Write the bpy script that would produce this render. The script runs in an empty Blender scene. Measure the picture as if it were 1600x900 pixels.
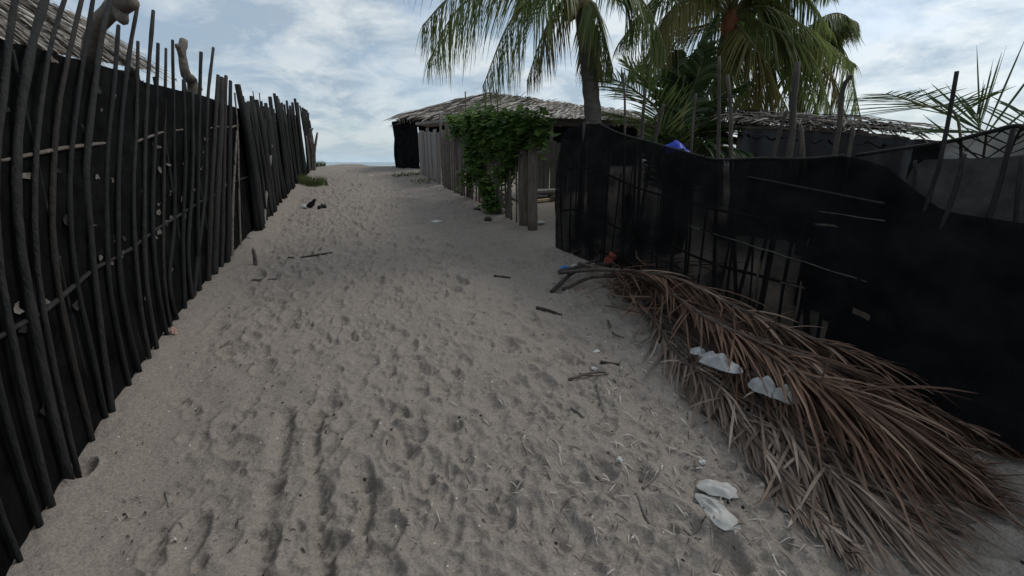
import bpy, math, random
import numpy as np
from mathutils import Vector
random.seed(7); RNG = np.random.default_rng(7)
SC = bpy.context.scene
COL = SC.collection
# ------------------------------------------------------------------ camera
F = 700.0                                   # focal length in photo pixels (1600 wide)
PITCH = math.radians(15.7)
EYE = np.array([0.0, 0.0, 1.6])
cam = bpy.data.cameras.new('camera'); cam.sensor_width = 36; cam.lens = F/1600*36
cam.clip_start = .05; cam.clip_end = 30000
co = bpy.data.objects.new('camera', cam); COL.objects.link(co)
co.location = EYE; co.rotation_euler = (math.pi/2-PITCH, 0, 0); SC.camera = co
# ------------------------------------------------------------------ sky, sun, exposure
SUN_EL, SUN_AZ = 50.0, 58.0                 # azimuth measured from +Y towards +X
sd = Vector((math.sin(math.radians(SUN_AZ))*math.cos(math.radians(SUN_EL)),
             math.cos(math.radians(SUN_AZ))*math.cos(math.radians(SUN_EL)), math.sin(math.radians(SUN_EL))))
W = bpy.data.worlds.new('World'); SC.world = W; W.use_nodes = True
N, L = W.node_tree.nodes, W.node_tree.links
N.clear()
def nd(tree, t, **k):
    n = tree.nodes.new(t)
    for a, b in k.items():
        if a.startswith('i_'):
            key = a[2:]; key = int(key) if key.isdigit() else key.replace('_', ' ')
            n.inputs[key].default_value = b
        else: setattr(n, a, b)
    return n
T = W.node_tree
sky = nd(T, 'ShaderNodeTexSky', sky_type='NISHITA', sun_disc=False, sun_elevation=math.radians(SUN_EL),
         sun_rotation=math.radians(SUN_AZ), air_density=1.0, dust_density=1.5, ozone_density=1.2)
tc = nd(T, 'ShaderNodeTexCoord'); sep = nd(T, 'ShaderNodeSeparateXYZ'); L.new(tc.outputs['Generated'], sep.inputs[0])
def mth(op, a, b=None, tree=T):
    n = tree.nodes.new('ShaderNodeMath'); n.operation = op
    for i, v in enumerate((a, b)):
        if v is None: continue
        if isinstance(v, (int, float)): n.inputs[i].default_value = v
        else: tree.links.new(v, n.inputs[i])
    return n.outputs[0]
zz = mth('ADD', mth('MAXIMUM', sep.outputs[2], 0.0), 0.30)
cv = nd(T, 'ShaderNodeCombineXYZ', i_Z=2.6)
L.new(mth('DIVIDE', sep.outputs[0], zz), cv.inputs[0]); L.new(mth('DIVIDE', sep.outputs[1], zz), cv.inputs[1])
n1 = nd(T, 'ShaderNodeTexNoise', i_Scale=2.0, i_Detail=7.0, i_Roughness=.55, i_Distortion=.3); L.new(cv.outputs[0], n1.inputs['Vector'])
n2 = nd(T, 'ShaderNodeTexNoise', i_Scale=3.6, i_Detail=6.0, i_Roughness=.6, i_Distortion=.4); L.new(cv.outputs[0], n2.inputs['Vector'])
def ramp(tree, src, stops):
    r = tree.nodes.new('ShaderNodeValToRGB'); e = r.color_ramp.elements
    while len(e) < len(stops): e.new(.5)
    for el, (p, c) in zip(e, stops):
        el.position = p; el.color = (*c, 1) if len(c) == 3 else c
    tree.links.new(src, r.inputs[0]); return r.outputs[0]
def mixc(tree, f, a, b, mode='MIX'):
    m = tree.nodes.new('ShaderNodeMix'); m.data_type = 'RGBA'; m.blend_type = mode
    for k, v in ((0, f), (6, a), (7, b)):
        if isinstance(v, (int, float)): m.inputs[k].default_value = v
        elif isinstance(v, tuple): m.inputs[k].default_value = (*v, 1)
        else: tree.links.new(v, m.inputs[k])
    return m.outputs[2]
cover = ramp(T, n1.outputs[0], [(.38, (.50,)*3), (.58, (.97,)*3)])
shade = ramp(T, n2.outputs[0], [(.40, (3.9, 4.9, 5.9)), (.58, (7.2, 7.8, 8.1))])
dv = nd(T, 'ShaderNodeVectorMath', operation='DOT_PRODUCT'); L.new(tc.outputs['Generated'], dv.inputs[0]); dv.inputs[1].default_value = sd
glow = mth('ADD', mth('MULTIPLY', mth('POWER', mth('MAXIMUM', dv.outputs['Value'], 0.0), 3.0), .36), .74)
cl = nd(T, 'ShaderNodeVectorMath', operation='SCALE'); L.new(shade, cl.inputs[0]); L.new(glow, cl.inputs['Scale'])
haz = mth('POWER', mth('SUBTRACT', 1.0, mth('MAXIMUM', sep.outputs[2], 0.0)), 14.0)
skc = mixc(T, mth('MULTIPLY', haz, .75), sky.outputs[0], (4.1, 5.6, 6.9))
bgc = mixc(T, mth('MULTIPLY', cover, mth('SUBTRACT', 1.0, mth('MULTIPLY', haz, .72))), skc, cl.outputs[0])
bg = nd(T, 'ShaderNodeBackground', i_Strength=0.1); L.new(bgc, bg.inputs[0])
wo = nd(T, 'ShaderNodeOutputWorld'); L.new(bg.outputs[0], wo.inputs[0])
sl = bpy.data.lights.new('sun', 'SUN'); sl.energy = .95; sl.angle = math.radians(18); sl.color = (1, .95, .88)
so = bpy.data.objects.new('sun', sl); COL.objects.link(so); so.rotation_euler = sd.to_track_quat('Z', 'Y').to_euler(); so.location = (6, 6, 12)
SC.view_settings.view_transform = 'Standard'; SC.view_settings.look = 'None'
SC.view_settings.exposure = 0.38; SC.view_settings.gamma = 1.0; SC.view_settings.use_curve_mapping = False
SC.render.engine = 'CYCLES'; SC.cycles.max_bounces = 6; SC.cycles.transparent_max_bounces = 12

# ------------------------------------------------------------------ geometry helpers
def ray(px, py):
    u = (px-800)/F; v = (450-py)/F; c, s = math.cos(PITCH), math.sin(PITCH)
    return np.array([u, c+v*s, -s+v*c])
def at(px, py, Y): d = ray(px, py); return EYE + d*(Y/d[1])
PTAB = [(-80,-.6),(-20,-.4),(-2,-.1),(0,0),(4,.4),(8,.8),(12,1.2),(14,1.39),(15.5,1.455),(17,1.45),(20,1.25),(30,.1),(50,-1.6),(80,-3.5),(400,-9)]
_py = np.arange(-80, 400, .25); _pz = np.interp(_py, *zip(*PTAB)); _k = np.hanning(9); _k /= _k.sum()
_pz = np.convolve(np.pad(_pz, 4, 'edge'), _k, 'valid')
def gbase(x, y): return np.interp(y, _py, _pz)
def ground(px, py):
    d = ray(px, py); t = 0.3
    for _ in range(6000):
        p = EYE+d*t
        if p[2] < gbase(p[0], p[1]): return p
        t += .004*(1+t*.3)
    return EYE+d*t
LAT = RNG.random((256, 256))
def vnoise(x, y):
    xi = np.floor(x).astype(int); yi = np.floor(y).astype(int); fx = x-xi; fy = y-yi
    fx = fx*fx*(3-2*fx); fy = fy*fy*(3-2*fy); a = LAT[xi & 255, yi & 255]; b = LAT[(xi+1) & 255, yi & 255]
    c = LAT[xi & 255, (yi+1) & 255]; e = LAT[(xi+1) & 255, (yi+1) & 255]
    return (a*(1-fx)+b*fx)*(1-fy)+(c*(1-fx)+e*fx)*fy-.5
def fbm(x, y, o=4):
    r = 0; am = 1.0
    for i in range(o): r = r+am*vnoise(x+17.3*i, y+9.1*i); x = x*2.03; y = y*2.03; am *= .5
    return r
U = random.uniform
def nrm(v): v = np.asarray(v, float); n = np.linalg.norm(v); return v/n if n > 1e-9 else np.array([0, 0, 1.])
def catmull(P, n):
    P = [np.asarray(p, float) for p in P]
    if len(P) == 2: return [P[0]+(P[1]-P[0])*i/n for i in range(n+1)]
    Q = [2*P[0]-P[1]]+P+[2*P[-1]-P[-2]]; out = []; m = len(P)-1
    for i in range(n+1):
        t = i/n*m; k = min(int(t), m-1); t -= k; a, b, c, d = Q[k:k+4]
        out.append(.5*(2*b+(c-a)*t+(2*a-5*b+4*c-d)*t*t+(3*b-a-3*c+d)*t**3))
    return out
class MB:
    def __init__(s): s.v = []; s.f = []; s.m = []
    def face(s, idx, m=0): s.f.append(idx); s.m.append(m)
    def add(s, pts, faces, m=0):
        o = len(s.v); s.v += [tuple(p) for p in pts]
        for f in faces: s.face(tuple(o+i for i in f), m)
    def tube(s, path, rad, n=6, m=0, cap=True, jit=0.0, flat=1.0):
        k = len(path); rad = rad if hasattr(rad, '__len__') else [rad]*k; o = len(s.v)
        up = np.array([.31, .17, .93])
        for i, p in enumerate(path):
            t = nrm(np.asarray(path[min(i+1, k-1)])-np.asarray(path[max(i-1, 0)]))
            if abs(t@up) > .93: a = nrm(np.cross(t, [1, .1, 0]))
            else: a = nrm(np.cross(t, up))
            b = np.cross(t, a)
            for j in range(n):
                q = 2*math.pi*j/n; r = rad[i]*(1+U(-jit, jit))
                s.v.append(tuple(p+a*math.cos(q)*r+b*math.sin(q)*r*flat))
        for i in range(k-1):
            for j in range(n):
                j2 = (j+1) % n; s.face((o+i*n+j, o+i*n+j2, o+(i+1)*n+j2, o+(i+1)*n+j), m)
        if cap: s.face(tuple(o+j for j in range(n))[::-1], m); s.face(tuple(o+(k-1)*n+j for j in range(n)), m)
    def strip(s, path, wid, side, m=0, fold=0.0):
        """ribbon along path; side vector; fold lifts the midline (a V leaf)"""
        k = len(path); o = len(s.v); c = 3 if fold else 2
        for i, p in enumerate(path):
            t = nrm(np.asarray(path[min(i+1, k-1)])-np.asarray(path[max(i-1, 0)])); sd_ = nrm(side-t*(side@t)); nn = np.cross(t, sd_); w = wid[i]
            s.v.append(tuple(p-sd_*w))
            if fold: s.v.append(tuple(p+nn*w*fold))
            s.v.append(tuple(p+sd_*w))
        for i in range(k-1):
            for j in range(c-1): a = o+i*c+j; s.face((a, a+1, a+c+1, a+c), m)
    def box(s, c, ax, hx, ay, hy, az, hz, m=0, jit=0):
        c = np.asarray(c); ax, ay, az = nrm(ax), nrm(ay), nrm(az)
        P = [c+ax*hx*i+ay*hy*j+az*hz*k+(np.array([U(-jit, jit) for _ in range(3)]) if jit else 0) for i in (-1, 1) for j in (-1, 1) for k in (-1, 1)]
        s.add(P, [(0,1,3,2),(4,6,7,5),(0,4,5,1),(2,3,7,6),(0,2,6,4),(1,5,7,3)], m)
    def build(s, name, mat, parent=None, smooth=True, kind=None):
        off = np.array(rootloc(parent)) if parent else np.zeros(3)
        me = bpy.data.meshes.new(name); me.from_pydata([tuple(np.asarray(p)-off) for p in s.v], [], s.f)
        for mm in (mat if isinstance(mat, (list, tuple)) else [mat]): me.materials.append(mm)
        if any(s.m): me.polygons.foreach_set('material_index', s.m)
        if smooth: me.polygons.foreach_set('use_smooth', [True]*len(s.f))
        me.update(); o = bpy.data.objects.new(name, me); COL.objects.link(o)
        if parent: o.parent = parent
        if kind: o['kind'] = kind
        return o
def rootloc(o):
    while o.parent: o = o.parent
    return tuple(o.location)
def tag(o, label=None, cat=None, group=None, kind=None):
    for k, v in (('label', label), ('category', cat), ('group', group), ('kind', kind)):
        if v: o[k] = v
    return o
def thing(name, loc, label, cat, group=None):
    o = bpy.data.objects.new(name, None); COL.objects.link(o); o.location = tuple(float(a) for a in loc); o.empty_display_size = .1
    return tag(o, label, cat, group)
def solo(mb, name, mat, label, cat, group=None, smooth=True):
    """a thing that is one mesh, origin at its base"""
    V = np.array(mb.v); c = V.mean(0); c[2] = V[:, 2].min(); mb.v = [tuple(p) for p in V-c]
    o = mb.build(name, mat, None, smooth); o.location = tuple(float(a) for a in c); return tag(o, label, cat, group)

# ------------------------------------------------------------------ materials
def mat(name, base, rough=.85, var=None, scale=8.0, stretch=(1, 1, 1), bump=.3, bscale=None, island=None, trans=0.0, clear=None, spec=.3, gloss=None):
    m = bpy.data.materials.new(name); m.use_nodes = True; t = m.node_tree; b = t.nodes['Principled BSDF']; out = t.nodes['Material Output']
    b.inputs['Roughness'].default_value = rough; b.inputs['Specular IOR Level'].default_value = spec
    c = t.nodes.new('ShaderNodeTexCoord'); mp = t.nodes.new('ShaderNodeMapping'); mp.inputs['Scale'].default_value = stretch
    g = t.nodes.new('ShaderNodeNewGeometry')
    t.links.new(g.outputs['Position'] , mp.inputs[0])
    nz = nd(t, 'ShaderNodeTexNoise', i_Scale=scale, i_Detail=6.0, i_Roughness=.65); t.links.new(mp.outputs[0], nz.inputs['Vector'])
    col = ramp(t, nz.outputs[0], [(.3, base), (.7, var or base)])
    if island:
        ir = ramp(t, g.outputs['Random Per Island'], island)
        col = mixc(t, .5, col, ir) if var else ir
    t.links.new(col, b.inputs['Base Color'])
    if bump:
        n2_ = nd(t, 'ShaderNodeTexNoise', i_Scale=bscale or scale*4, i_Detail=5.0); t.links.new(mp.outputs[0], n2_.inputs['Vector'])
        bp = nd(t, 'ShaderNodeBump', i_Strength=bump, i_Distance=.01); t.links.new(n2_.outputs[0], bp.inputs['Height']); t.links.new(bp.outputs[0], b.inputs['Normal'])
    sh = b.outputs[0]
    if trans:
        tr = t.nodes.new('ShaderNodeBsdfTranslucent'); t.links.new(col, tr.inputs[0]); mx = nd(t, 'ShaderNodeMixShader', i_0=trans)
        t.links.new(sh, mx.inputs[1]); t.links.new(tr.outputs[0], mx.inputs[2]); sh = mx.outputs[0]
    if clear is not None:
        tp = t.nodes.new('ShaderNodeBsdfTransparent'); mx = t.nodes.new('ShaderNodeMixShader')
        n3 = nd(t, 'ShaderNodeTexNoise', i_Scale=3.0, i_Detail=4.0); t.links.new(g.outputs['Position'], n3.inputs['Vector'])
        rr = ramp(t, n3.outputs[0], [(.35, (clear[0],)*3), (.68, (clear[1],)*3)]); t.links.new(rr, mx.inputs[0])
        t.links.new(sh, mx.inputs[1]); t.links.new(tp.outputs[0], mx.inputs[2]); sh = mx.outputs[0]
    t.links.new(sh, out.inputs[0]); return m
M = {}
M['cane'] = mat('charcoal_cane', (.005, .005, .0052), .85, (.018, .0175, .017), 5, (9, 9, 1.5), .9, 16, island=None)
M['cane2'] = mat('weathered_cane', (.008, .008, .0078), .85, (.032, .030, .028), 5, (8, 8, 1.5), .9, 16)
M['pale'] = mat('bleached_wood', (.10, .088, .078), .85, (.22, .20, .18), 4, (8, 8, 1.2), .6, 16)
M['drift'] = mat('driftwood', (.075, .062, .052), .9, (.19, .165, .14), 5, (3, 3, 3), .9, 18)
M['net'] = mat('black_shade_net', (.004, .004, .0045), .85, (.014, .0138, .0138), 4, bump=.35, bscale=60, clear=(.0, .15), spec=.05)
M['net2'] = mat('dense_black_net', (.002, .002, .0022), .9, (.012, .012, .012), 5, bump=.5, bscale=30, spec=.03)
M['net3'] = mat('single_layer_net', (.04, .038, .037), .9, (.085, .08, .077), 9, bump=.3, bscale=60, clear=(.0, .06), spec=.1)
M['rope'] = mat('pale_cane', (.012, .012, .011), .8, (.13, .12, .105), 9, bump=.3)
M['board'] = mat('grey_board', (.09, .08, .072), .85, (.20, .178, .16), 4, (7, 7, .8), .6, 12)
M['boardw'] = mat('warm_board', (.12, .098, .082), .85, (.24, .20, .17), 4, (7, 7, .8), .6, 12)
M['boardp'] = mat('pale_board', (.17, .15, .135), .85, (.28, .26, .245), 4, (7, 7, .8), .5, 12)
M['stick'] = mat('brown_stick', (.06, .049, .041), .85, (.17, .14, .118), 4, (8, 8, 1), .6, 14)
M['post'] = mat('dark_fence_post', (.03, .025, .021), .85, (.095, .08, .068), 4, (8, 8, 1.2), .8, 16)
M['thatchd'] = mat('old_thatch', (.05, .042, .034), .9, bump=.2, scale=20, island=[(0, (.018, .015, .012)), (.4, (.05, .042, .035)), (.8, (.12, .105, .09)), (1, (.24, .215, .19))])
M['thatch'] = mat('dry_thatch', (.1, .085, .07), .9, bump=.2, scale=20, island=[(0, (.05, .04, .032)), (.35, (.15, .127, .104)), (.7, (.30, .265, .228)), (1, (.48, .44, .395))])
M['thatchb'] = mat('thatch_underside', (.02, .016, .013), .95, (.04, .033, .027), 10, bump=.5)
M['dry'] = mat('dry_palm_leaf', (.075, .042, .028), .8, (.16, .092, .064), 5, (2, 2, 2), .3, 40, island=[(0, (.028, .013, .008)), (.4, (.10, .052, .034)), (.8, (.24, .14, .096)), (1, (.50, .36, .265))], trans=.12)
M['dryt'] = mat('grey_tan_dry_leaf', (.11, .08, .062), .8, (.22, .165, .13), 5, (2, 2, 2), .3, 40, island=[(0, (.04, .025, .018)), (.4, (.13, .092, .07)), (.8, (.28, .21, .165)), (1, (.52, .43, .36))], trans=.12)
M['dryr'] = mat('dry_palm_rib', (.045, .032, .026), .75, (.13, .10, .082), 6, (3, 3, 3), .5, 30)
M['palm'] = mat('palm_leaf', (.08, .115, .036), .42, (.17, .20, .07), 3, bump=0, island=[(0, (.065, .11, .034)), (.5, (.15, .21, .062)), (.85, (.28, .31, .10)), (1, (.38, .33, .16))], trans=.6, spec=.4)
M['palmd'] = mat('young_palm_leaf', (.022, .045, .015), .42, (.06, .09, .026), 3, bump=0, island=[(0, (.02, .042, .014)), (.6, (.045, .08, .022)), (1, (.09, .125, .035))], trans=.42, spec=.45)
M['palmy'] = mat('yellowing_palm_leaf', (.15, .135, .045), .6, (.28, .23, .09), 4, bump=0, island=[(0, (.14, .14, .04)), (.6, (.25, .22, .075)), (1, (.34, .27, .14))], trans=.5)
M['rib'] = mat('palm_rib', (.10, .10, .045), .5, (.17, .15, .07), 4, bump=.2)
M['trunk'] = mat('palm_trunk', (.05, .043, .036), .9, (.13, .115, .10), 7, (1.5, 1.5, 5), .9, 16)
M['vine'] = mat('vine_leaf', (.03, .06, .015), .55, (.06, .11, .025), 5, bump=0, island=[(0, (.05, .11, .022)), (.5, (.12, .23, .045)), (1, (.25, .36, .09))], trans=.5)
M['grass'] = mat('beach_grass', (.06, .09, .025), .8, (.12, .14, .05), 6, bump=0, island=[(0, (.06, .10, .03)), (1, (.20, .20, .08))], trans=.3)
M['tarp'] = mat('black_plastic_sheet', (.004, .004, .005), .3, (.008, .008, .010), 5, bump=.25, bscale=9, spec=.35)
M['blue'] = mat('blue_tarp', (.015, .035, .30), .5, (.02, .05, .42), 6, bump=.3)
M['bag'] = mat('white_plastic_film', (.36, .36, .36), .35, (.58, .58, .57), 22, bump=1.0, bscale=30, clear=(.12, .75), spec=.5)
M['bagd'] = mat('dingy_plastic_film', (.30, .29, .27), .6, (.50, .48, .45), 14, bump=.5, bscale=30, spec=.3)
M['white'] = mat('white_scrap', (.45, .44, .42), .7, (.62, .60, .57), 20, bump=.4)
M['black'] = mat('black_scrap', (.008, .008, .008), .7, (.02, .018, .017), 20, bump=.4)
M['red'] = mat('red_husk', (.13, .032, .018), .85, (.22, .058, .03), 22, bump=.7)
M['wrap'] = mat('blue_wrapper', (.04, .16, .42), .4, (.07, .24, .52), 14, bump=.2)
M['pink'] = mat('pink_shell', (.30, .15, .12), .7, (.5, .32, .26), 30, bump=.4)
M['tan'] = mat('tan_shell', (.40, .26, .15), .7, (.55, .42, .28), 30, bump=.4)
M['husk'] = mat('dark_husk', (.03, .024, .02), .95, (.08, .065, .055), 20, bump=.9)
M['fibre'] = mat('palm_fibre', (.16, .06, .03), .9, (.26, .11, .055), 20, bump=.6)
# sand: dark volcanic grains with pale shell specks
def sandmat():
    m = bpy.data.materials.new('grey_beach_sand'); m.use_nodes = True; t = m.node_tree; b = t.nodes['Principled BSDF']
    g = t.nodes.new('ShaderNodeNewGeometry'); P = g.outputs['Position']
    def nz(s, d=4.0, r=.6): n = nd(t, 'ShaderNodeTexNoise', i_Scale=s, i_Detail=d, i_Roughness=r); t.links.new(P, n.inputs['Vector']); return n.outputs[0]
    c = ramp(t, nz(1.1), [(.3, (.20, .172, .141)), (.7, (.255, .226, .198))])
    c = mixc(t, .55, c, ramp(t, nz(14, 5, .7), [(.34, (.10, .085, .073)), (.56, (.287, .25, .219))]))
    c = mixc(t, .6, c, ramp(t, nz(330, 2, .7), [(.34, (.12, .10, .085)), (.5, (.248, .212, .181)), (.66, (.39, .34, .295))]))
    c = mixc(t, .5, c, ramp(t, nz(85, 4, .75), [(.30, (.08, .066, .056)), (.48, (.248, .212, .182)), (.7, (.39, .34, .295))]))
    v = nd(t, 'ShaderNodeTexVoronoi', i_Scale=17.0); t.links.new(P, v.inputs['Vector'])
    vs = nd(t, 'ShaderNodeSeparateColor'); t.links.new(v.outputs['Color'], vs.inputs[0])
    sp = mth('MULTIPLY', mth('LESS_THAN', v.outputs['Distance'], .085, t), mth('GREATER_THAN', vs.outputs[0], .72, t), t)
    dk = mth('MULTIPLY', mth('LESS_THAN', v.outputs['Distance'], .14, t), mth('LESS_THAN', vs.outputs[0], .10, t), t)
    c = mixc(t, sp, c, (.55, .53, .50)); c = mixc(t, dk, c, (.03, .026, .022))
    t.links.new(c, b.inputs['Base Color']); b.inputs['Roughness'].default_value = .95; b.inputs['Specular IOR Level'].default_value = .1
    b1 = nd(t, 'ShaderNodeBump', i_Strength=.8, i_Distance=.016); t.links.new(nz(30, 6, .65), b1.inputs['Height'])
    b2 = nd(t, 'ShaderNodeBump', i_Strength=.5, i_Distance=.003); t.links.new(nz(260, 3), b2.inputs['Height']); t.links.new(b1.outputs[0], b2.inputs['Normal'])
    t.links.new(b2.outputs[0], b.inputs['Normal']); return m
M['sand'] = sandmat()
def seamat():
    m = mat('sea_water', (.12, .19, .22), .25, (.16, .24, .27), .02, (1, 4, 1), .6, .5, spec=.5); return m
M['sea'] = seamat()

# ------------------------------------------------------------------ ground
LB = [(40, 900), (110, 775), (190, 640), (300, 480), (365, 411), (400, 367), (450, 303), (479, 274)]
LP = [ground(*p)[:2] for p in LB]; d0 = nrm(LP[0]-LP[2]); LP = [LP[0]+d0*1.6]+LP            # left fence line, near to far
RB = [(868, 388), (1100, 495), (1350, 610), (1600, 727)]
RP = [ground(*p)[:2] for p in RB]; d0 = nrm(RP[3]-RP[2]); RP = RP+[RP[-1]+d0*1.6]            # right net fence line, far to near
WB = [(826, 358), (760, 327), (700, 295), (657, 272), (640, 266)]
WP = [ground(*p)[:2] for p in WB]                                                             # wooden fence line, near to far
print('LEFT', np.round(LP, 2).tolist()); print('RIGHT', np.round(RP, 2).tolist()); print('WOOD', np.round(WP, 2).tolist())
_ly = np.array([p[1] for p in LP]); _lx = np.array([p[0] for p in LP])
_rr = WP[::-1]+RP; _ry = np.array([p[1] for p in _rr])[::-1]; _rx = np.array([p[0] for p in _rr])[::-1]
def lane(y): return np.interp(y, _ly, _lx), np.interp(y, _ry, _rx)
ys = np.concatenate([np.linspace(-4, 1, 40)[:-1], np.geomspace(1, 26, 640)])
la, ra = lane(ys); yc = np.maximum(ys, 1)
wl = -1.3*yc-3; wr = 1.35*yc+3; la = la-.25; ra = ra+.35
A = np.linspace(0, 1, 30)[:-1]; Bq = np.linspace(0, 1, 600); Cq = np.linspace(0, 1, 60)[1:]**1.6
X = np.hstack([wl[:, None]+(la-wl)[:, None]*A, la[:, None]+(ra-la)[:, None]*Bq, ra[:, None]+(wr-ra)[:, None]*Cq])
Y = np.repeat(ys[:, None], X.shape[1], 1)
Z = gbase(X, Y)+.05*fbm(X*.6, Y*.6, 3)*np.clip((16-Y)/5, .15, 1)+.020*fbm(X*2.6, Y*2.6, 3)+.016*fbm(X*8, Y*8, 4)
LX, RX = lane(Y)
dl = X-LX; Z += .07*np.exp(-(np.clip(dl, 0, 9)/.25)**2)*(dl > -.4)                       # sand banked against the left fence
dr = RX-X; Z += .03*np.exp(-(np.clip(dr, 0, 9)/.3)**2)
def stamp(x, y, a, l, w, d, rim=.35, p=2):
    R = l*2.2; i0, i1 = np.searchsorted(ys, [y-R, y+R])
    if i1-i0 < 2: return
    mid = (i0+i1)//2; sl_ = X[mid]; sh = (abs(X[i0]-X[mid]).max())*0; j0, j1 = np.searchsorted(sl_, [x-R*1.5, x+R*1.5])
    if j1-j0 < 2: return
    dx = X[i0:i1, j0:j1]-x; dy = Y[i0:i1, j0:j1]-y; c, s = math.cos(a), math.sin(a)
    q = np.sqrt(((dx*c+dy*s)/l)**2+((-dx*s+dy*c)/w)**2)
    Z[i0:i1, j0:j1] += -d*np.exp(-q**(2*p))+rim*d*np.exp(-((q-1.22)/.2)**2)
PD = math.atan2(1, -.42)
def rut(pts, w, d):
    P = catmull([ground(*p)[:2] for p in pts], 160)
    for i, p in enumerate(P):
        a = math.atan2(*(P[min(i+1, 160)]-P[max(i-1, 0)])[::-1]); stamp(p[0]+U(-.014, .014), p[1], a+1.57, w*U(.8, 1.2), .02, d*U(.1, 1.5), .25, 1.2)
rut([(512, 910), (498, 800), (490, 700), (500, 640)], .036, .012); rut([(560, 880), (572, 800), (580, 740)], .03, .005)
rut([(405, 910), (420, 780), (440, 690), (450, 640)], .05, .009)
for i in range(3600):
    y = 1.0+15.5*random.random()**1.25; l0, r0 = lane(y); x = l0+.3+(r0-l0-.4)*random.random()
    if x-l0 < .6 and random.random() < .5: continue
    if float(vnoise(np.array(x*1.3+5), np.array(y*1.1))) > .22 and random.random() < .75: continue
    k = random.choice([U(.45, .8), U(.7, 1.2), U(1., 1.5)]); stamp(x, y, random.choice([PD, U(0, 3.1)])+random.gauss(0, .5), .085*k, .060*k*U(.8, 1.1), U(.006, .019)*min(1, k), U(.35, .7), U(1.6, 3))
for i in range(1500):                                                                          # scuffs and toe pits
    y = 1.0+9*random.random(); l0, r0 = lane(y); x = l0+.3+(r0-l0-.4)*random.random()
    stamp(x, y, U(0, 3.2), U(.03, .07), U(.02, .045), U(.004, .016), .5, 1.3)
for (px, py, l, w, d) in [(715, 440, .16, .09, .05), (403, 434, .16, .07, .03), (135, 752, .07, .045, .06), (545, 520, .10, .06, .04), (560, 740, .10, .06, .03), (300, 830, .12, .06, .025), (850, 605, .14, .07, .03)]:
    g = ground(px, py); stamp(g[0], g[1], PD, l, w, d, .4, 2)
def hz(x, y):
    i = int(np.clip(np.searchsorted(ys, y)-1, 0, len(ys)-2)); t = (y-ys[i])/(ys[i+1]-ys[i]); t = min(max(t, 0), 1)
    return float(np.interp(x, X[i], Z[i])*(1-t)+np.interp(x, X[i+1], Z[i+1])*t)
def gp(px, py, dz=0): p = ground(px, py); return np.array([p[0], p[1], hz(p[0], p[1])+dz])
nr, nc = X.shape
idx = np.arange(nr*nc).reshape(nr, nc)
me = bpy.data.meshes.new('sand_path'); me.vertices.add(nr*nc); me.vertices.foreach_set('co', np.stack([X, Y, Z], -1).ravel())
q = np.stack([idx[:-1, :-1], idx[:-1, 1:], idx[1:, 1:], idx[1:, :-1]], -1).reshape(-1)
me.loops.add(len(q)); me.loops.foreach_set('vertex_index', q); nf = len(q)//4
me.polygons.add(nf); me.polygons.foreach_set('loop_start', np.arange(nf)*4); me.polygons.foreach_set('loop_total', np.full(nf, 4)); me.polygons.foreach_set('use_smooth', np.ones(nf, bool))
me.update(); me.validate(); me.materials.append(M['sand']); o = bpy.data.objects.new('sand_path', me); COL.objects.link(o); o['kind'] = 'structure'
mb = MB(); gx = np.linspace(-160, 160, 81); gy = np.concatenate([np.linspace(-70, 0, 15)[:-1], np.linspace(0, 30, 61)[:-1], np.linspace(30, 90, 21)])
for y in gy:
    for x in gx: mb.v.append((x, y, float(gbase(x, y))-.12+.03*math.sin(x*.7)*(y > 26)))
for i in range(len(gy)-1):
    for j in range(len(gx)-1): a = i*len(gx)+j; mb.face((a, a+1, a+len(gx)+1, a+len(gx)))
mb.build('beach', M['sand'], kind='structure')
mb = MB(); mb.add([(-12000, 55, -2.2), (12000, 55, -2.2), (12000, 16000, -2.2), (-12000, 16000, -2.2)], [(0, 1, 2, 3)]); mb.build('sea', M['sea'], kind='structure')

# ------------------------------------------------------------------ fence lines
class Line:
    def __init__(s, P, sg=1): s.sg = sg; s.P = [np.asarray(p) for p in P]; s.L = np.concatenate([[0], np.cumsum([np.linalg.norm(b-a) for a, b in zip(s.P, s.P[1:])])])
    def pt(s, d):
        i = int(np.clip(np.searchsorted(s.L, d)-1, 0, len(s.P)-2)); t = (d-s.L[i])/(s.L[i+1]-s.L[i]); return s.P[i]+(s.P[i+1]-s.P[i])*t
    def nor(s, d):
        i = int(np.clip(np.searchsorted(s.L, d)-1, 0, len(s.P)-2)); t = nrm(s.P[i+1]-s.P[i]); return np.array([-t[1], t[0]])*s.sg
    def hit(s, px, py):
        """where the sight line meets the fence's upright plane: (distance along, height)"""
        d = ray(px, py); best = None
        for i, (a, b) in enumerate(zip(s.P, s.P[1:])):
            e = b-a; Mx = np.array([[d[0], -e[0]], [d[1], -e[1]]])
            if abs(np.linalg.det(Mx)) < 1e-9: continue
            t, k = np.linalg.solve(Mx, a-EYE[:2])
            if t <= 0: continue
            lo = -.02 if i else -9; hi = 1.02 if i < len(s.P)-2 else 9
            if lo <= k <= hi and (best is None or t < best[0]): best = (t, s.L[i]+k*np.linalg.norm(e), EYE[2]+d[2]*t)
        return best[1:]
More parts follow.
